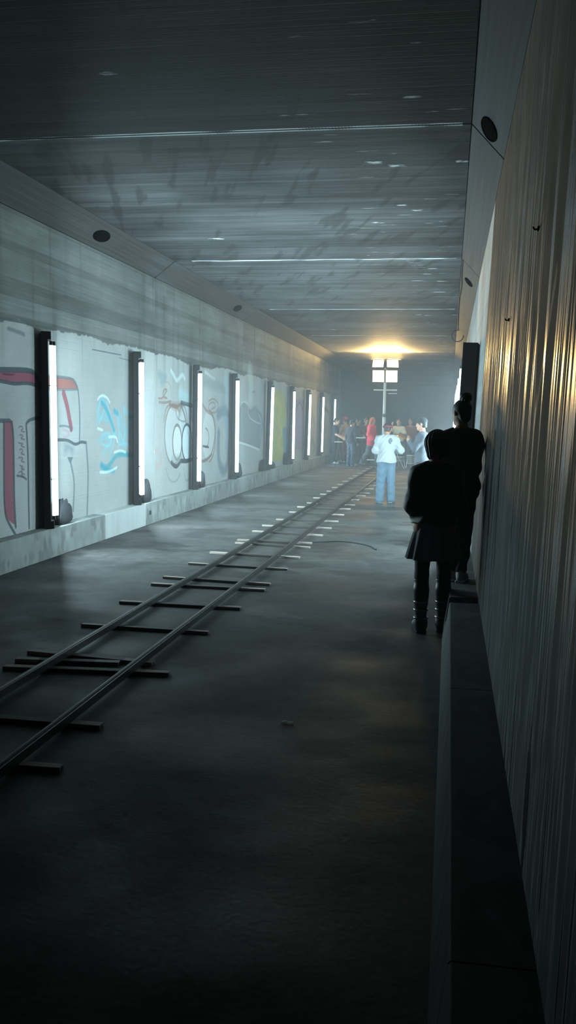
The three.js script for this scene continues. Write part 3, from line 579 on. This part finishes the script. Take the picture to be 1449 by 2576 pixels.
function skeleton(pose) {
  const J = { ...BASE, ...pose }, lean = J.lean ?? 0, side = J.side ?? 0; // the trunk may lean forward or sideways
  const up = (p) => [p[0] + side * Math.max(0, p[1] - 0.95), p[1], p[2] + lean * Math.max(0, p[1] - 0.95)];
  for (const k of ['shoulderL', 'shoulderR']) J[k] = up(J[k]);
  J.neck = up([0, 1.5, -0.015]); J.up = up;
  J.torso = [bone([-0.065, 0.94, 0], [0.065, 0.94, 0], 0.115, 0.115, 1.15), bone(up([0, 1.0, 0]), up([0, 1.2, 0.005]), 0.122, 0.125, 1.3), bone(up([-0.06, 1.33, 0]), up([0.06, 1.33, 0]), 0.135, 0.135, 1.25), bone(up([0, 1.44, -0.02]), J.shoulderL, 0.06, 0.052), bone(up([0, 1.44, -0.02]), J.shoulderR, 0.06, 0.052), bone(up([0, 1.4, -0.02]), up([0, 1.57, 0.0]), 0.062, 0.052)];
  J.arm = (s) => [bone(J['shoulder' + s], J['elbow' + s], 0.05, 0.04), bone(J['elbow' + s], J['wrist' + s], 0.041, 0.027)];
  const sx = { L: 1, R: -1 };
  J.leg = (s) => { const k = J['knee' + s], a = J['ankle' + s], h = [sx[s] * J.hipX, J.hip, 0], c = mixp(k, a, 0.3); return [bone(h, k, 0.086, 0.054), bone(k, a, 0.054, 0.036), bone([c[0], c[1], c[2] - 0.02], mixp(c, a, 0.35), 0.05, 0.04)]; };
  J.foot = (s) => [bone(J['ankle' + s], J['toe' + s], 0.042, 0.032), bone([J['ankle' + s][0], J['ankle' + s][1] - 0.045, J['ankle' + s][2] - 0.03], J['toe' + s], 0.036, 0.03)];
  return J;
}
const HEADC = [0, 1.64, 0.012];
function headField(x, y, z) {                                   // eyes at half the head's height, facing +z
  let d = ell(x, y, z, [0, 1.665, -0.005], [0.076, 0.095, 0.096]);
  d = smin(d, ell(x, y, z, [0, 1.585, 0.03], [0.055, 0.06, 0.066]), 0.04);
  d = smin(d, ell(x, y, z, [0, 1.555, 0.07], [0.024, 0.02, 0.022]), 0.025);       // chin
  d = smin(d, ell(x, y, z, [0, 1.685, 0.08], [0.05, 0.012, 0.016]), 0.02);        // brow
  const ax = Math.abs(x);
  d = -smin(-d, ell(ax, y, z, [0.032, 1.662, 0.102], [0.017, 0.011, 0.012]), 0.012); // eye sockets
  d = smin(d, ell(ax, y, z, [0.032, 1.66, 0.083], [0.014, 0.01, 0.011]), 0.006);    // eyeballs
  d = smin(d, ell(x, y, z, [0, 1.645, 0.096], [0.011, 0.026, 0.014]), 0.012);      // nose
  d = smin(d, ell(x, y, z, [0, 1.622, 0.107], [0.016, 0.011, 0.014]), 0.008);
  d = smin(d, ell(x, y, z, [0, 1.589, 0.09], [0.024, 0.006, 0.012]), 0.006);       // lips
  d = smin(d, ell(x, y, z, [0, 1.579, 0.089], [0.02, 0.007, 0.012]), 0.006);
  d = smin(d, ell(ax, y, z, [0.08, 1.645, -0.006], [0.011, 0.032, 0.02]), 0.008);  // ears
  return smin(d, ell(x, y, z, [0, 1.53, -0.012], [0.05, 0.06, 0.052]), 0.03);      // top of the neck
}
const headCache = {};
const headGeo = (c) => (headCache[c] ??= netMesh(headField, [-0.11, 1.5, -0.13], [0.11, 1.79, 0.14], c));
const handCache = {};
function handGeo(c, curl) {                                     // left hand, wrist at the origin, fingers towards -y, palm facing -x, thumb to +z
  return (handCache[c + '_' + curl] ??= (() => {
    const b = [bone([0, 0.02, 0], [0, -0.03, 0], 0.026, 0.026), bone([0, -0.035, -0.022], [0, -0.085, -0.028], 0.014, 0.014), bone([0, -0.035, 0], [0, -0.09, 0], 0.016, 0.014), bone([0, -0.035, 0.022], [0, -0.088, 0.026], 0.014, 0.014)];
    const F = [[0.029, 0.085, 0.072, 0.0088], [0.010, 0.09, 0.08, 0.009], [-0.010, 0.088, 0.074, 0.0087], [-0.028, 0.082, 0.058, 0.0078]];
    F.forEach(([z, y0, len, r], i) => {
      let p = [0, -y0, z], a = curl * (0.7 + 0.12 * i);
      for (let q = 0; q < 3; q++) { const l = len * [0.45, 0.32, 0.25][q], e = [p[0] - Math.sin(a) * l, p[1] - Math.cos(a) * l, p[2] + (z * 0.12) * l / 0.03 * 0.3]; b.push(bone(p, e, r, r * 0.93)); p = e; a += curl * (0.8 - 0.1 * q); }
    });
    b.push(bone([-0.004, -0.02, 0.02], [-0.014, -0.058, 0.046], 0.014, 0.011), bone([-0.014, -0.058, 0.046], [-0.024, -0.088, 0.052 - 0.012 * curl], 0.0105, 0.009));
    const f = bonesField(b, 0.009), [lo, hi] = boundsOf(b, 0.012);
    return netMesh(f, lo, hi, c);
  })());
}
function orient(g, from, to, mirror, roll) {                    // put a hand on the end of a forearm
  const h = g.clone(), d = V(...to).sub(V(...from)).normalize();
  if (mirror) { h.scale(-1, 1, 1); const ix = h.index.array; for (let i = 0; i < ix.length; i += 3) { const t = ix[i]; ix[i] = ix[i + 1]; ix[i + 1] = t; } }
  h.rotateY(roll);
  h.applyQuaternion(new THREE.Quaternion().setFromUnitVectors(V(0, -1, 0), d));
  return h.translate(...to);
}
const cloth = texture(canvas(256, 256, (x, y) => 128 + 50 * (((x & 3) < 2) !== ((y & 3) < 2) ? 0.5 : -0.5) + 40 * (noise(x / 3, y / 3) - 0.5)), false, [8, 8]);
const fabric = (c, r = 0.9, more = {}) => std(c, r, { bumpMap: cloth, bumpScale: 0.0008, ...more });
const turnHead = (g, J, h) => {                                 // yaw, pitch, roll about the neck
  const m = new THREE.Matrix4().makeRotationFromEuler(new THREE.Euler(h[1] ?? 0, h[0] ?? 0, h[2] ?? 0, 'YXZ')), c = g.clone().translate(0, -1.52, 0.012).applyMatrix4(m);
  return c.translate(J.neck[0], J.neck[1] + 0.02, J.neck[2] + 0.003);
};
const skinMat = { light: std(0xc08f78, 0.6), mid: std(0xa06f56, 0.6), dark: std(0x6b4636, 0.6) };
const HAIR = {
  short: (x, y, z) => { let d = ell(x, y, z, [0, 1.678, -0.014], [0.085, 0.1, 0.1]); d = smin(d, ell(x, y, z, [0, 1.61, -0.055], [0.066, 0.07, 0.05]), 0.03); return Math.max(d, -ell(x, y, z, [0, 1.61, 0.11], [0.09, 0.09, 0.1]), 1.575 - y); },
  bob: (x, y, z) => { let d = ell(x, y, z, [0, 1.675, -0.012], [0.092, 0.108, 0.11]); d = smin(d, bonesField([bone([-0.03, 1.66, -0.03], [-0.028, 1.57, -0.035], 0.078, 0.062), bone([0.03, 1.66, -0.03], [0.028, 1.57, -0.035], 0.078, 0.062)], 0.05)(x, y, z), 0.05); d += 0.004 * Math.sin(Math.atan2(x, z) * 22 + y * 9); return Math.max(d, -ell(x, y, z, [0, 1.6, 0.12], [0.08, 0.105, 0.1]), 1.53 + 0.01 * Math.sin(x * 70) - y); },
  bun: (x, y, z) => { let d = ell(x, y, z, [0, 1.678, -0.016], [0.086, 0.102, 0.104]); d = Math.max(d, -ell(x, y, z, [0, 1.61, 0.11], [0.09, 0.09, 0.1]), 1.57 - y); d = smin(d, ell(x, y, z, [0, 1.605, -0.06], [0.06, 0.06, 0.045]), 0.03); const q = Math.atan2(z + 0.085, x) * 3 + y * 60; return smin(d, ell(x, y, z, [0, 1.79, -0.075], [0.056, 0.05, 0.054]) + 0.003 * Math.sin(q * 3), 0.015); },
  long: (x, y, z) => { let d = ell(x, y, z, [0, 1.675, -0.014], [0.095, 0.11, 0.11]); d = smin(d, bonesField([bone([-0.04, 1.66, -0.03], [-0.07, 1.34, -0.07], 0.075, 0.05), bone([0.04, 1.66, -0.03], [0.07, 1.34, -0.07], 0.075, 0.05), bone([0, 1.6, -0.06], [0, 1.34, -0.11], 0.07, 0.05)], 0.05)(x, y, z), 0.05); d += 0.004 * Math.sin(x * 120 + y * 12); return Math.max(d, -ell(x, y, z, [0, 1.6, 0.12], [0.08, 0.11, 0.1])); },
  hood: (x, y, z) => { let d = ell(x, y, z, [0, 1.665, -0.02], [0.118, 0.135, 0.13]); d = smin(d, bonesField([bone([-0.05, 1.52, -0.02], [0.05, 1.52, -0.02], 0.1, 0.1)], 0.05)(x, y, z), 0.06); return Math.max(d, -ell(x, y, z, [0, 1.63, 0.13], [0.08, 0.115, 0.1])); },
};
function makePerson(o) {
  const J = skeleton(o.pose ?? {}), fine = o.fine, c = fine ? 0.012 : 0.022, s = o.height / 1.75, hd = o.head ?? [0, 0, 0];
  const root = thing('person', o.label, 'person', o.at, o.turn ?? 0, o.group); root.scale.setScalar(s);
  const skin = skinMat[o.skin ?? 'light'];
  // the body, one continuous skin
  const B = [...J.torso, ...J.arm('L'), ...J.arm('R'), ...J.leg('L'), ...J.leg('R'), ...J.foot('L'), ...J.foot('R')];
  const bf = bonesField(B, 0.045), [lo, hi] = boundsOf(B, 0.04); lo[1] = -0.04;
  const geos = [netMesh((x, y, z) => Math.max(bf(x, y, z), 0.004 - y), lo, hi, fine ? 0.014 : 0.024), turnHead(headGeo(fine ? 0.005 : 0.008), J, hd)];
  const curl = o.curl ?? 0.45, hc = fine ? 0.0035 : 0.006;
  geos.push(orient(handGeo(hc, curl), J.elbowL, J.wristL, false, o.rollL ?? 0), orient(handGeo(hc, curl), J.elbowR, J.wristR, true, -(o.rollR ?? o.rollL ?? 0)));
  part('body', merged(geos), skin, root);
  // hair, cap, hood
  if (o.hair) part(o.hair === 'hood' ? 'hood' : 'hair', turnHead(netMesh(HAIR[o.hair], [-0.15, o.hair === 'long' ? 1.27 : 1.4, -0.19], [0.15, 1.87, 0.13], fine ? 0.006 : 0.011), J, hd), o.hair === 'hood' ? fabric(o.hairColour) : std(o.hairColour ?? 0x17110d, 0.55), root);
  if (o.cap) {
    const dome = new THREE.SphereGeometry(1, 28, 14, 0, 6.2832, 0, 1.62).scale(0.098, 0.098, 0.114).translate(0, 1.69, -0.012);
    const brim = new THREE.CylinderGeometry(0.085, 0.085, 0.008, 28, 1, false, -1.35, 2.7).scale(0.95, 1, 1.5).rotateX(0.16).translate(0, 1.69, 0.028);
    const cg = part('cap', turnHead(merged([dome, brim].map((g) => (o.capBack ? g.rotateY(Math.PI) : g))), J, hd), fabric(o.cap), root);
    if (o.capBand) part('cap_band', turnHead(new THREE.TorusGeometry(0.098, 0.014, 8, 36).rotateX(Math.PI / 2).scale(1, 1.4, 1.13).translate(0, 1.685, -0.012), J, hd), fabric(o.capBand), cg);
  }
  // the top
  const T = o.top, ex = T.extra ?? 0.022, tb = [...J.torso.slice(0, 5)];
  const cuff = T.sleeve ?? 1;                                   // 0.5: short sleeve, 1: to the wrist
  const arms = [];
  for (const q of ['L', 'R']) { const [u, f] = J.arm(q); if (cuff >= 1) arms.push(u, bone(f.slice(0, 3), mixp(f.slice(0, 3), f.slice(3, 6), 0.93), f[6] + 0.004, f[7] + 0.014)); else if (cuff > 0) arms.push(bone(u.slice(0, 3), mixp(u.slice(0, 3), u.slice(3, 6), cuff * 1.25), 0.06, 0.056)); }
  const hem = T.hem ?? 0.9, skirtPart = [bone([0, Math.max(hem, 0.8), 0], [0, 1.1, 0], (T.flare ?? 0.135), 0.12, 1.25)];
  const topBones = [...tb, ...arms, ...skirtPart], tf = bonesField(topBones, 0.05, ex), [tl, th] = boundsOf(topBones, ex + 0.035);
  const wr = T.wrinkle ?? 0.004;
  const nk = J.up([0, T.neck ?? 1.475, 0]);
  const tg = netMesh((x, y, z) => { const d = tf(x, y, z) + wr * (Math.sin(y * 46 + 7 * Math.sin(x * 9 + z * 5)) * 0.5 + Math.sin(x * 31 + y * 23 + z * 27) * 0.5); return Math.max(d, hem + 0.012 * Math.sin(x * 17) - y, Math.min(y - nk[1], 0.08 - Math.hypot(x - nk[0], z - nk[2]))); }, tl, th, c);
  const top = part(T.name ?? 'shirt', tg, fabric(T.colour, T.rough ?? 0.9, T.more), root);
  if (T.collar) part('collar', new THREE.TorusGeometry(0.078, 0.022, 10, 32).rotateX(Math.PI / 2 - 0.15).scale(1, 1.3, 0.9).translate(nk[0], nk[1] + 0.005, nk[2]), fabric(T.colour, T.rough ?? 0.9), top);
  if (T.print) { const pg = netMesh((x, y, z) => Math.max(Math.abs(tf(x, y, z) + 0.002) - 0.008, ell(x, y, z, T.print[0], T.print[1])), T.print[0].map((v, i) => v - T.print[1][i] - 0.03), T.print[0].map((v, i) => v + T.print[1][i] + 0.03), 0.009); part('print', pg, fabric(T.print[2]), top, T.print[3]); }
  // trousers or skirt
  if (o.trousers) {
    const P = o.trousers, pe = P.extra ?? 0.016, pb = [J.torso[0], bone([0, 0.96, 0], [0, 1.04, 0], 0.11, 0.11, 1.25), ...J.leg('L'), ...J.leg('R')].map((b, i) => (i > 1 ? [...b.slice(0, 6), b[6], b[7] + (P.wide ?? 0.012) * [0.5, 1, 0.6][(i - 2) % 3], 1] : b));
    const pf = bonesField(pb, 0.045, pe), [pl, ph] = boundsOf(pb, pe + 0.03); pl[1] = -0.02;
    part(P.name ?? 'trousers', netMesh((x, y, z) => Math.max(pf(x, y, z) + 0.004 * Math.sin(y * 38 + 5 * Math.sin(x * 14)) , y - Math.min(1.03, hem + 0.05), (P.cuff ?? 0.05) - y), pl, ph, c), fabric(P.colour, 0.88, P.more), root);
  }
  if (o.skirt) {
    const K = o.skirt, N = 96, M = 16, p = [], ind = [], uv = [];
    for (const inner of [0, 1]) for (let j = 0; j <= M; j++) for (let i = 0; i <= N; i++) {
      const t = j / M, a = i / N * Math.PI * 2, fold = 1 + 0.075 * t * Math.sin(a * 13 + 0.6 * Math.sin(a * 3)) , r = (K.top + (K.bottom - K.top) * Math.pow(t, 0.8)) * fold - inner * 0.005;
      p.push(Math.cos(a) * r, K.waist + (K.hem - K.waist) * t, Math.sin(a) * r * (K.flat ?? 0.72)); uv.push(i / 8, j / 8);
    }
    const S1 = (M + 1) * (N + 1);
    for (let j = 0; j < M; j++) for (let i = 0; i < N; i++) { const a = j * (N + 1) + i, b = a + N + 1; ind.push(a, a + 1, b, b, a + 1, b + 1, S1 + a, S1 + b, S1 + a + 1, S1 + b, S1 + b + 1, S1 + a + 1); }
    for (let i = 0; i < N; i++) { const a = M * (N + 1) + i; ind.push(a, a + 1, S1 + a, S1 + a, a + 1, S1 + a + 1); }
    const g = new THREE.BufferGeometry(); g.setAttribute('position', new THREE.Float32BufferAttribute(p, 3)); g.setAttribute('uv', new THREE.Float32BufferAttribute(uv, 2)); g.setIndex(ind); g.computeVertexNormals();
    part('skirt', g, fabric(K.colour, 0.9), root);
  }
  if (o.stockings) { const b = [...J.leg('L'), ...J.leg('R')], f = bonesField(b, 0.03, 0.006), [l, h] = boundsOf(b, 0.03); part('stockings', netMesh((x, y, z) => Math.max(f(x, y, z), 0.05 - y, y - 0.9), l, h, 0.012), fabric(o.stockings, 0.7), root); }
  // shoes or boots
  for (const q of ['L', 'R']) {
    const Sh = o.shoe ?? { colour: 0x1a1a1c }, fb = [...J.foot(q)], high = Sh.high ?? 0;
    if (high) { const [, sh, cf] = J.leg(q); fb.push(sh, cf); }
    const f = bonesField(fb, 0.035, Sh.extra ?? 0.01), [l, h] = boundsOf(fb, 0.04); l[1] = -0.03;
    const shoe = part(high ? 'boot' : 'shoe', netMesh((x, y, z) => Math.max(f(x, y, z), 0.012 - y, y - (high || J['ankle' + q][1] + 0.035)), l, h, fine ? 0.008 : 0.014), std(Sh.colour, Sh.rough ?? 0.6), root);
    const tx = J['toe' + q], ax = J['ankle' + q];
    const cx = (tx[0] + ax[0]) / 2, cz = (tx[2] + ax[2]) / 2 - 0.012, yaw = Math.atan2(tx[0] - ax[0], tx[2] - ax[2]), low = Math.min(tx[1] - 0.03, ax[1] - 0.085);
    part('sole', rbox(0.092, 0.026, Math.hypot(tx[0] - ax[0], tx[2] - ax[2]) + 0.12, 0.012).rotateY(yaw).translate(cx, low + 0.013, cz), std(Sh.sole ?? 0x101011, 0.8), shoe);
    if (Sh.buckles) for (const y of Sh.buckles) { const t = mixp(J['knee' + q], ax, (J['knee' + q][1] - y) / (J['knee' + q][1] - ax[1])); part('buckle_strap', new THREE.TorusGeometry(0.061, 0.006, 8, 28).rotateX(Math.PI / 2).scale(1, 1.6, 1.05).translate(t[0], y, t[2]), std(0x808388, 0.3, { metalness: 0.9 }), shoe, 'shiny metal buckle strap'); }
  }
  if (o.bag) part('bag', rbox(...o.bag.size, 0.03).translate(...o.bag.at), fabric(o.bag.colour), root);
  return root;
}
const AWAYFACE = Math.PI;                                       // facing down the tunnel
makePerson({ fine: true, label: 'woman with a dark bob, black jacket, grey skirt and buckled boots standing on the floor', height: 1.70, at: [-0.098, 0, -7.97], turn: AWAYFACE + 0.05, hair: 'bob', hairColour: 0x120d0a, head: [0.1, 0.05, 0],
  pose: { elbowL: [0.205, 1.13, -0.045], elbowR: [-0.205, 1.13, -0.045], wristL: [0.15, 1.0, 0.16], wristR: [-0.08, 1.04, 0.2], shoulderL: [0.158, 1.385, -0.01], shoulderR: [-0.158, 1.385, -0.01], ankleL: [0.095, 0.085, -0.02], ankleR: [-0.095, 0.085, 0.05], toeL: [0.12, 0.03, 0.155], toeR: [-0.12, 0.03, 0.225], kneeR: [-0.095, 0.5, 0.05] },
  top: { name: 'jacket', colour: 0x08080a, rough: 0.55, extra: 0.022, hem: 0.965, neck: 1.465, flare: 0.16, collar: true, wrinkle: 0.006 },
  skirt: { waist: 1.06, hem: 0.655, top: 0.125, bottom: 0.236, colour: 0x7d8087, flat: 0.8 }, stockings: 0x0a0a0b, shoe: { colour: 0x09090a, high: 0.47, rough: 0.4, extra: 0.014, buckles: [0.13, 0.2, 0.27] } });
makePerson({ fine: true, label: 'woman in black with a hair bun standing up on the right ledge against the wall', height: 1.60, at: [0.108, LEDGE, -8.46], turn: AWAYFACE - 0.12, hair: 'bun', hairColour: 0x17100c, head: [0.75, 0.12, 0.05],
  pose: { elbowL: [0.165, 1.13, 0.02], elbowR: [-0.135, 1.13, -0.03], wristL: [0.05, 1.08, 0.2], wristR: [-0.03, 1.02, 0.17], shoulderL: [0.14, 1.395, -0.01], shoulderR: [-0.125, 1.4, -0.01], ankleL: [0.05, 0.085, -0.0], ankleR: [-0.045, 0.085, -0.05], toeL: [0.075, 0.03, 0.165], toeR: [-0.055, 0.03, 0.125], kneeL: [0.06, 0.5, 0.02], kneeR: [-0.06, 0.5, -0.0], hipX: 0.078, side: 0.0 },
  top: { name: 'jumper', colour: 0x08080a, extra: 0.02, hem: 0.9, neck: 1.475, flare: 0.115, wrinkle: 0.005 },
  trousers: { colour: 0x0a0a0d, extra: 0.014, wide: 0.004, cuff: 0.1 }, shoe: { colour: 0x8fa3a6, sole: 0xe2e6e4, extra: 0.008 } });
makePerson({ fine: true, label: 'man in white shirt, pale blue jeans and dark cap, seen from behind beside the track', height: 1.72, at: [-1.33, 0, -20.4], turn: AWAYFACE + 0.1, hair: 'short', hairColour: 0x17120f, head: [-0.25, 0.22, 0], cap: 0x1c1d22, capBand: 0x7c2030, skin: 'mid',
  pose: { elbowL: [0.25, 1.16, 0.02], elbowR: [-0.31, 1.17, 0.03], wristL: [0.1, 1.2, 0.26], wristR: [-0.12, 1.16, 0.24], ankleL: [0.13, 0.085, -0.03], ankleR: [-0.12, 0.085, 0.02], toeL: [0.17, 0.03, 0.14], toeR: [-0.17, 0.03, 0.18], kneeL: [0.115, 0.5, 0.01], kneeR: [-0.105, 0.5, 0.02] },
  top: { name: 'shirt', colour: 0x969b9e, extra: 0.034, sleeve: 1, hem: 0.9, flare: 0.17, wrinkle: 0.008, print: [[-0.07, 1.38, -0.13], [0.045, 0.07, 0.08], 0x5a6068, 'dark smudged print between the shoulders'] },
  trousers: { name: 'jeans', colour: 0x4f687a, extra: 0.026, wide: 0.034, cuff: 0.02 }, shoe: { colour: 0x3c4650, sole: 0x6a737a } });
const CROWD = 'people standing round the light tower at the far end';
const pants = (c, w) => ({ colour: c, extra: 0.018, wide: w ?? 0.018, cuff: 0.03 });
makePerson({ label: 'leftmost person, in dark blue-black clothes, bare forearm held out to the right', group: CROWD, height: 1.84, at: [-4.56, 0, -37.3], turn: 1.5, hair: 'short', hairColour: 0x1a1613, head: [0, 0.25, 0], pose: { lean: 0.12, elbowL: [0.23, 1.16, 0.1], elbowR: [-0.24, 1.15, 0.12], wristL: [0.15, 1.04, 0.34], wristR: [-0.16, 1.0, 0.36] }, top: { colour: 0x171d27, sleeve: 0.6, hem: 0.88 }, trousers: pants(0x161b26), shoe: { colour: 0x9aa2aa } });
makePerson({ label: 'person in a red cap and tan top beside the dark leftmost figure', group: CROWD, height: 1.88, at: [-4.3, 0, -39.0], turn: -2.2, hair: 'short', hairColour: 0x2b1c14, cap: 0xc0303c, head: [0.1, 0.1, 0], pose: { wristL: [0.2, 1.05, 0.28], elbowL: [0.25, 1.15, 0.05] }, top: { colour: 0xa08a74, sleeve: 0.6, hem: 0.9 }, trousers: pants(0x4e2a30), shoe: { colour: 0xc4c9cc } });
makePerson({ label: 'person in a dark vest with long pale sleeves and pale-sided trousers, turned away', group: CROWD, height: 1.78, at: [-3.74, 0, -36.2], turn: 2.5, hair: 'short', hairColour: 0x14110f, head: [-0.5, 0.15, 0], pose: { elbowR: [-0.25, 1.14, -0.02], wristR: [-0.25, 0.9, 0.06] }, top: { colour: 0x18212c, sleeve: 1, hem: 0.86 }, trousers: pants(0x3c4a5e, 0.03), shoe: { colour: 0xb5bcc2 } });
makePerson({ label: 'dark-clothed person with a reddish lit face turned right, left of the board', group: CROWD, height: 1.84, at: [-3.78, 0, -39.2], turn: 0.7, hair: 'short', hairColour: 0x1d1512, head: [0.3, 0.1, 0], skin: 'mid', top: { colour: 0x2a2226, sleeve: 1, hem: 0.88 }, trousers: pants(0x201f24) });
makePerson({ label: 'person in a dark red-brown top standing behind the narrow board', group: CROWD, height: 1.86, at: [-3.42, 0, -38.9], turn: 0.2, hair: 'short', hairColour: 0x33231a, head: [0.2, 0.15, 0], skin: 'light', pose: { wristL: [0.14, 1.06, 0.3], wristR: [-0.14, 1.06, 0.3], elbowL: [0.24, 1.15, 0.06], elbowR: [-0.24, 1.15, 0.06] }, top: { colour: 0x3a2226, sleeve: 1, hem: 0.88 }, trousers: pants(0x24222a) });
makePerson({ label: 'person with orange hair in a long red hooded coat, mid-stride with grey trousers', group: CROWD, height: 1.88, at: [-3.06, 0, -37.2], turn: 1.2, hair: 'long', hairColour: 0x9c5a34, head: [0.1, 0.15, 0], pose: { lean: 0.06, kneeL: [0.1, 0.52, 0.18], ankleL: [0.1, 0.085, 0.2], toeL: [0.11, 0.03, 0.37], kneeR: [-0.1, 0.5, -0.08], ankleR: [-0.1, 0.1, -0.34], toeR: [-0.1, 0.03, -0.18], elbowL: [0.24, 1.14, 0.02], wristL: [0.2, 0.98, 0.2], elbowR: [-0.24, 1.14, 0.0], wristR: [-0.2, 0.96, 0.18] }, top: { name: 'coat', colour: 0xe8485a, sleeve: 1, hem: 0.72, extra: 0.03, flare: 0.16, neck: 1.49, collar: true }, trousers: pants(0x5c6470), shoe: { colour: 0x444a50 } });
makePerson({ label: 'person in a cream top with one raised arm behind the tilted cymbal', group: CROWD, height: 1.84, at: [-2.02, 0, -37.6], turn: 0.1, hair: 'short', hairColour: 0x5a4028, pose: { elbowR: [-0.3, 1.3, 0.14], wristR: [-0.26, 1.5, 0.24], elbowL: [0.26, 1.18, 0.06], wristL: [0.12, 1.2, 0.28] }, top: { colour: 0xe4dcc8, sleeve: 0.6, hem: 0.9 }, trousers: pants(0x2a2a30) });
makePerson({ label: 'person in a dull maroon top with arms hanging, right of the cymbal', group: CROWD, height: 1.86, at: [-1.56, 0, -37.9], turn: -0.1, hair: 'short', hairColour: 0x2b1f18, top: { colour: 0x6a3436, sleeve: 0.6, hem: 0.88 }, trousers: pants(0x2c2e36) });
makePerson({ label: 'man in dark cap and grey clothes facing left, half behind the woman with bob', height: 1.84, at: [-0.545, 0, -19.1], turn: -1.7, hair: 'short', hairColour: 0x191513, cap: 0x23272c, head: [0, 0.12, 0], fine: true, pose: { elbowR: [-0.24, 1.2, 0.1], wristR: [-0.12, 1.27, 0.22], elbowL: [0.24, 1.2, 0.1], wristL: [0.12, 1.3, 0.2] }, top: { colour: 0x4b525c, sleeve: 1, hem: 0.88 }, trousers: pants(0x272c38), shoe: { colour: 0x2a2c30 } });
// ---------------------------------------------------------------- drums and boards among the crowd
const brass = std(0xe0bf7a, 0.3, { metalness: 0.75 }), chrome = std(0xc9ccd0, 0.3, { metalness: 0.8 }), shell = std(0x6b6460, 0.5), skinHead = std(0xd8d6cf, 0.6);
{
  const t = thing('cymbal', 'wide tilted brass cymbal on a thin stand, just right of the man in white', 'cymbal', [-1.9, 0, -35.2]);
  const prof = [[0, 0.06], [0.03, 0.058], [0.06, 0.045], [0.09, 0.03], [0.17, 0.018], [0.25, 0.004], [0.295, -0.006], [0.297, -0.009], [0.25, 0.0], [0.17, 0.013], [0.09, 0.024], [0.05, 0.042], [0, 0.054]].map(([x, y]) => new THREE.Vector2(x, y));
  part('disc', new THREE.LatheGeometry(prof, 48).rotateX(0.32).rotateZ(-0.16).translate(0, 1.2, 0), brass, t);
  part('stand', merged([rod([0, 0.45, 0], [0, 1.24, 0], 0.012), ...[0, 1, 2].map((i) => rod([0, 0.5, 0], [Math.cos(i * 2.1) * 0.26, 0.012, Math.sin(i * 2.1) * 0.26], 0.01))]), chrome, t);
}
[[-1.86, -36.0, 0.18, 0.16, 0.42, 'small pale drum on short legs below the tilted cymbal'], [-1.40, -35.7, 0.17, 0.32, 0.5, 'pale upright drum to the right of the cymbal, low on the floor']].forEach(([x, z, r, h, top, label]) => {
  const t = thing('drum', label, 'drum', [x, 0, z], 0, 'drums below the cymbal');
  part('shell', new THREE.CylinderGeometry(r, r, h, 36, 1, true).translate(0, top - h / 2, 0), std(0x6b6460, 0.5, { side: THREE.DoubleSide }), t);
  part('drum_head', merged([new THREE.CylinderGeometry(r, r, 0.006, 36).translate(0, top, 0), new THREE.CylinderGeometry(r, r, 0.006, 36).translate(0, top - h, 0)]), skinHead, t);
  for (const y of [top - 0.012, top - h + 0.012]) part('hoop', new THREE.TorusGeometry(r + 0.006, 0.012, 8, 40).rotateX(Math.PI / 2).translate(0, y, 0), chrome, t);
  for (let i = 0; i < 3; i++) { const a = i * 2.094 + 0.4; part('leg', rod([Math.cos(a) * (r + 0.012), top - h * 0.6, Math.sin(a) * (r + 0.012)], [Math.cos(a) * (r + 0.06), 0.01, Math.sin(a) * (r + 0.06)], 0.009), chrome, t); }
});
const whiteBoard = std(0xeef0f0, 0.5);
[[-3.3, -35.4, 0.36, 1.12, 'narrow white board on a dark crossed stand, left of the person in the red coat'], [-4.17, -35.6, 0.3, 0.94, 'small white board on a dark stand by the leftmost person']].forEach(([x, z, w, y, label]) => {
  const t = thing('board_stand', label, 'stand', [x, 0, z], 0, 'white boards on stands in the crowd');
  part('board', rbox(w, 0.03, 0.22, 0.006).translate(0, y, 0), whiteBoard, t);
  for (const s of [-1, 1]) part('leg', rod([s * w * 0.4, 0.012, 0.02 * s], [-s * w * 0.36, y - 0.015, 0.02 * s], 0.012), dull, t);
});
{
  const t = thing('floor_board', 'white plank resting on two blocks at the far end of the track', 'plank', [-3.0, 0, -37.6 - 0.8]);
  part('plank', rbox(0.62, 0.04, 0.2, 0.006).translate(0, 0.17, 0), whiteBoard, t);
  for (const s of [-1, 1]) part('block', rbox(0.1, 0.15, 0.2, 0.006).translate(s * 0.24, 0.075, 0), dull, t);
}

scene.traverse((o) => { if (o.isLight) o.castShadow = true; });
renderer.render(scene, camera);
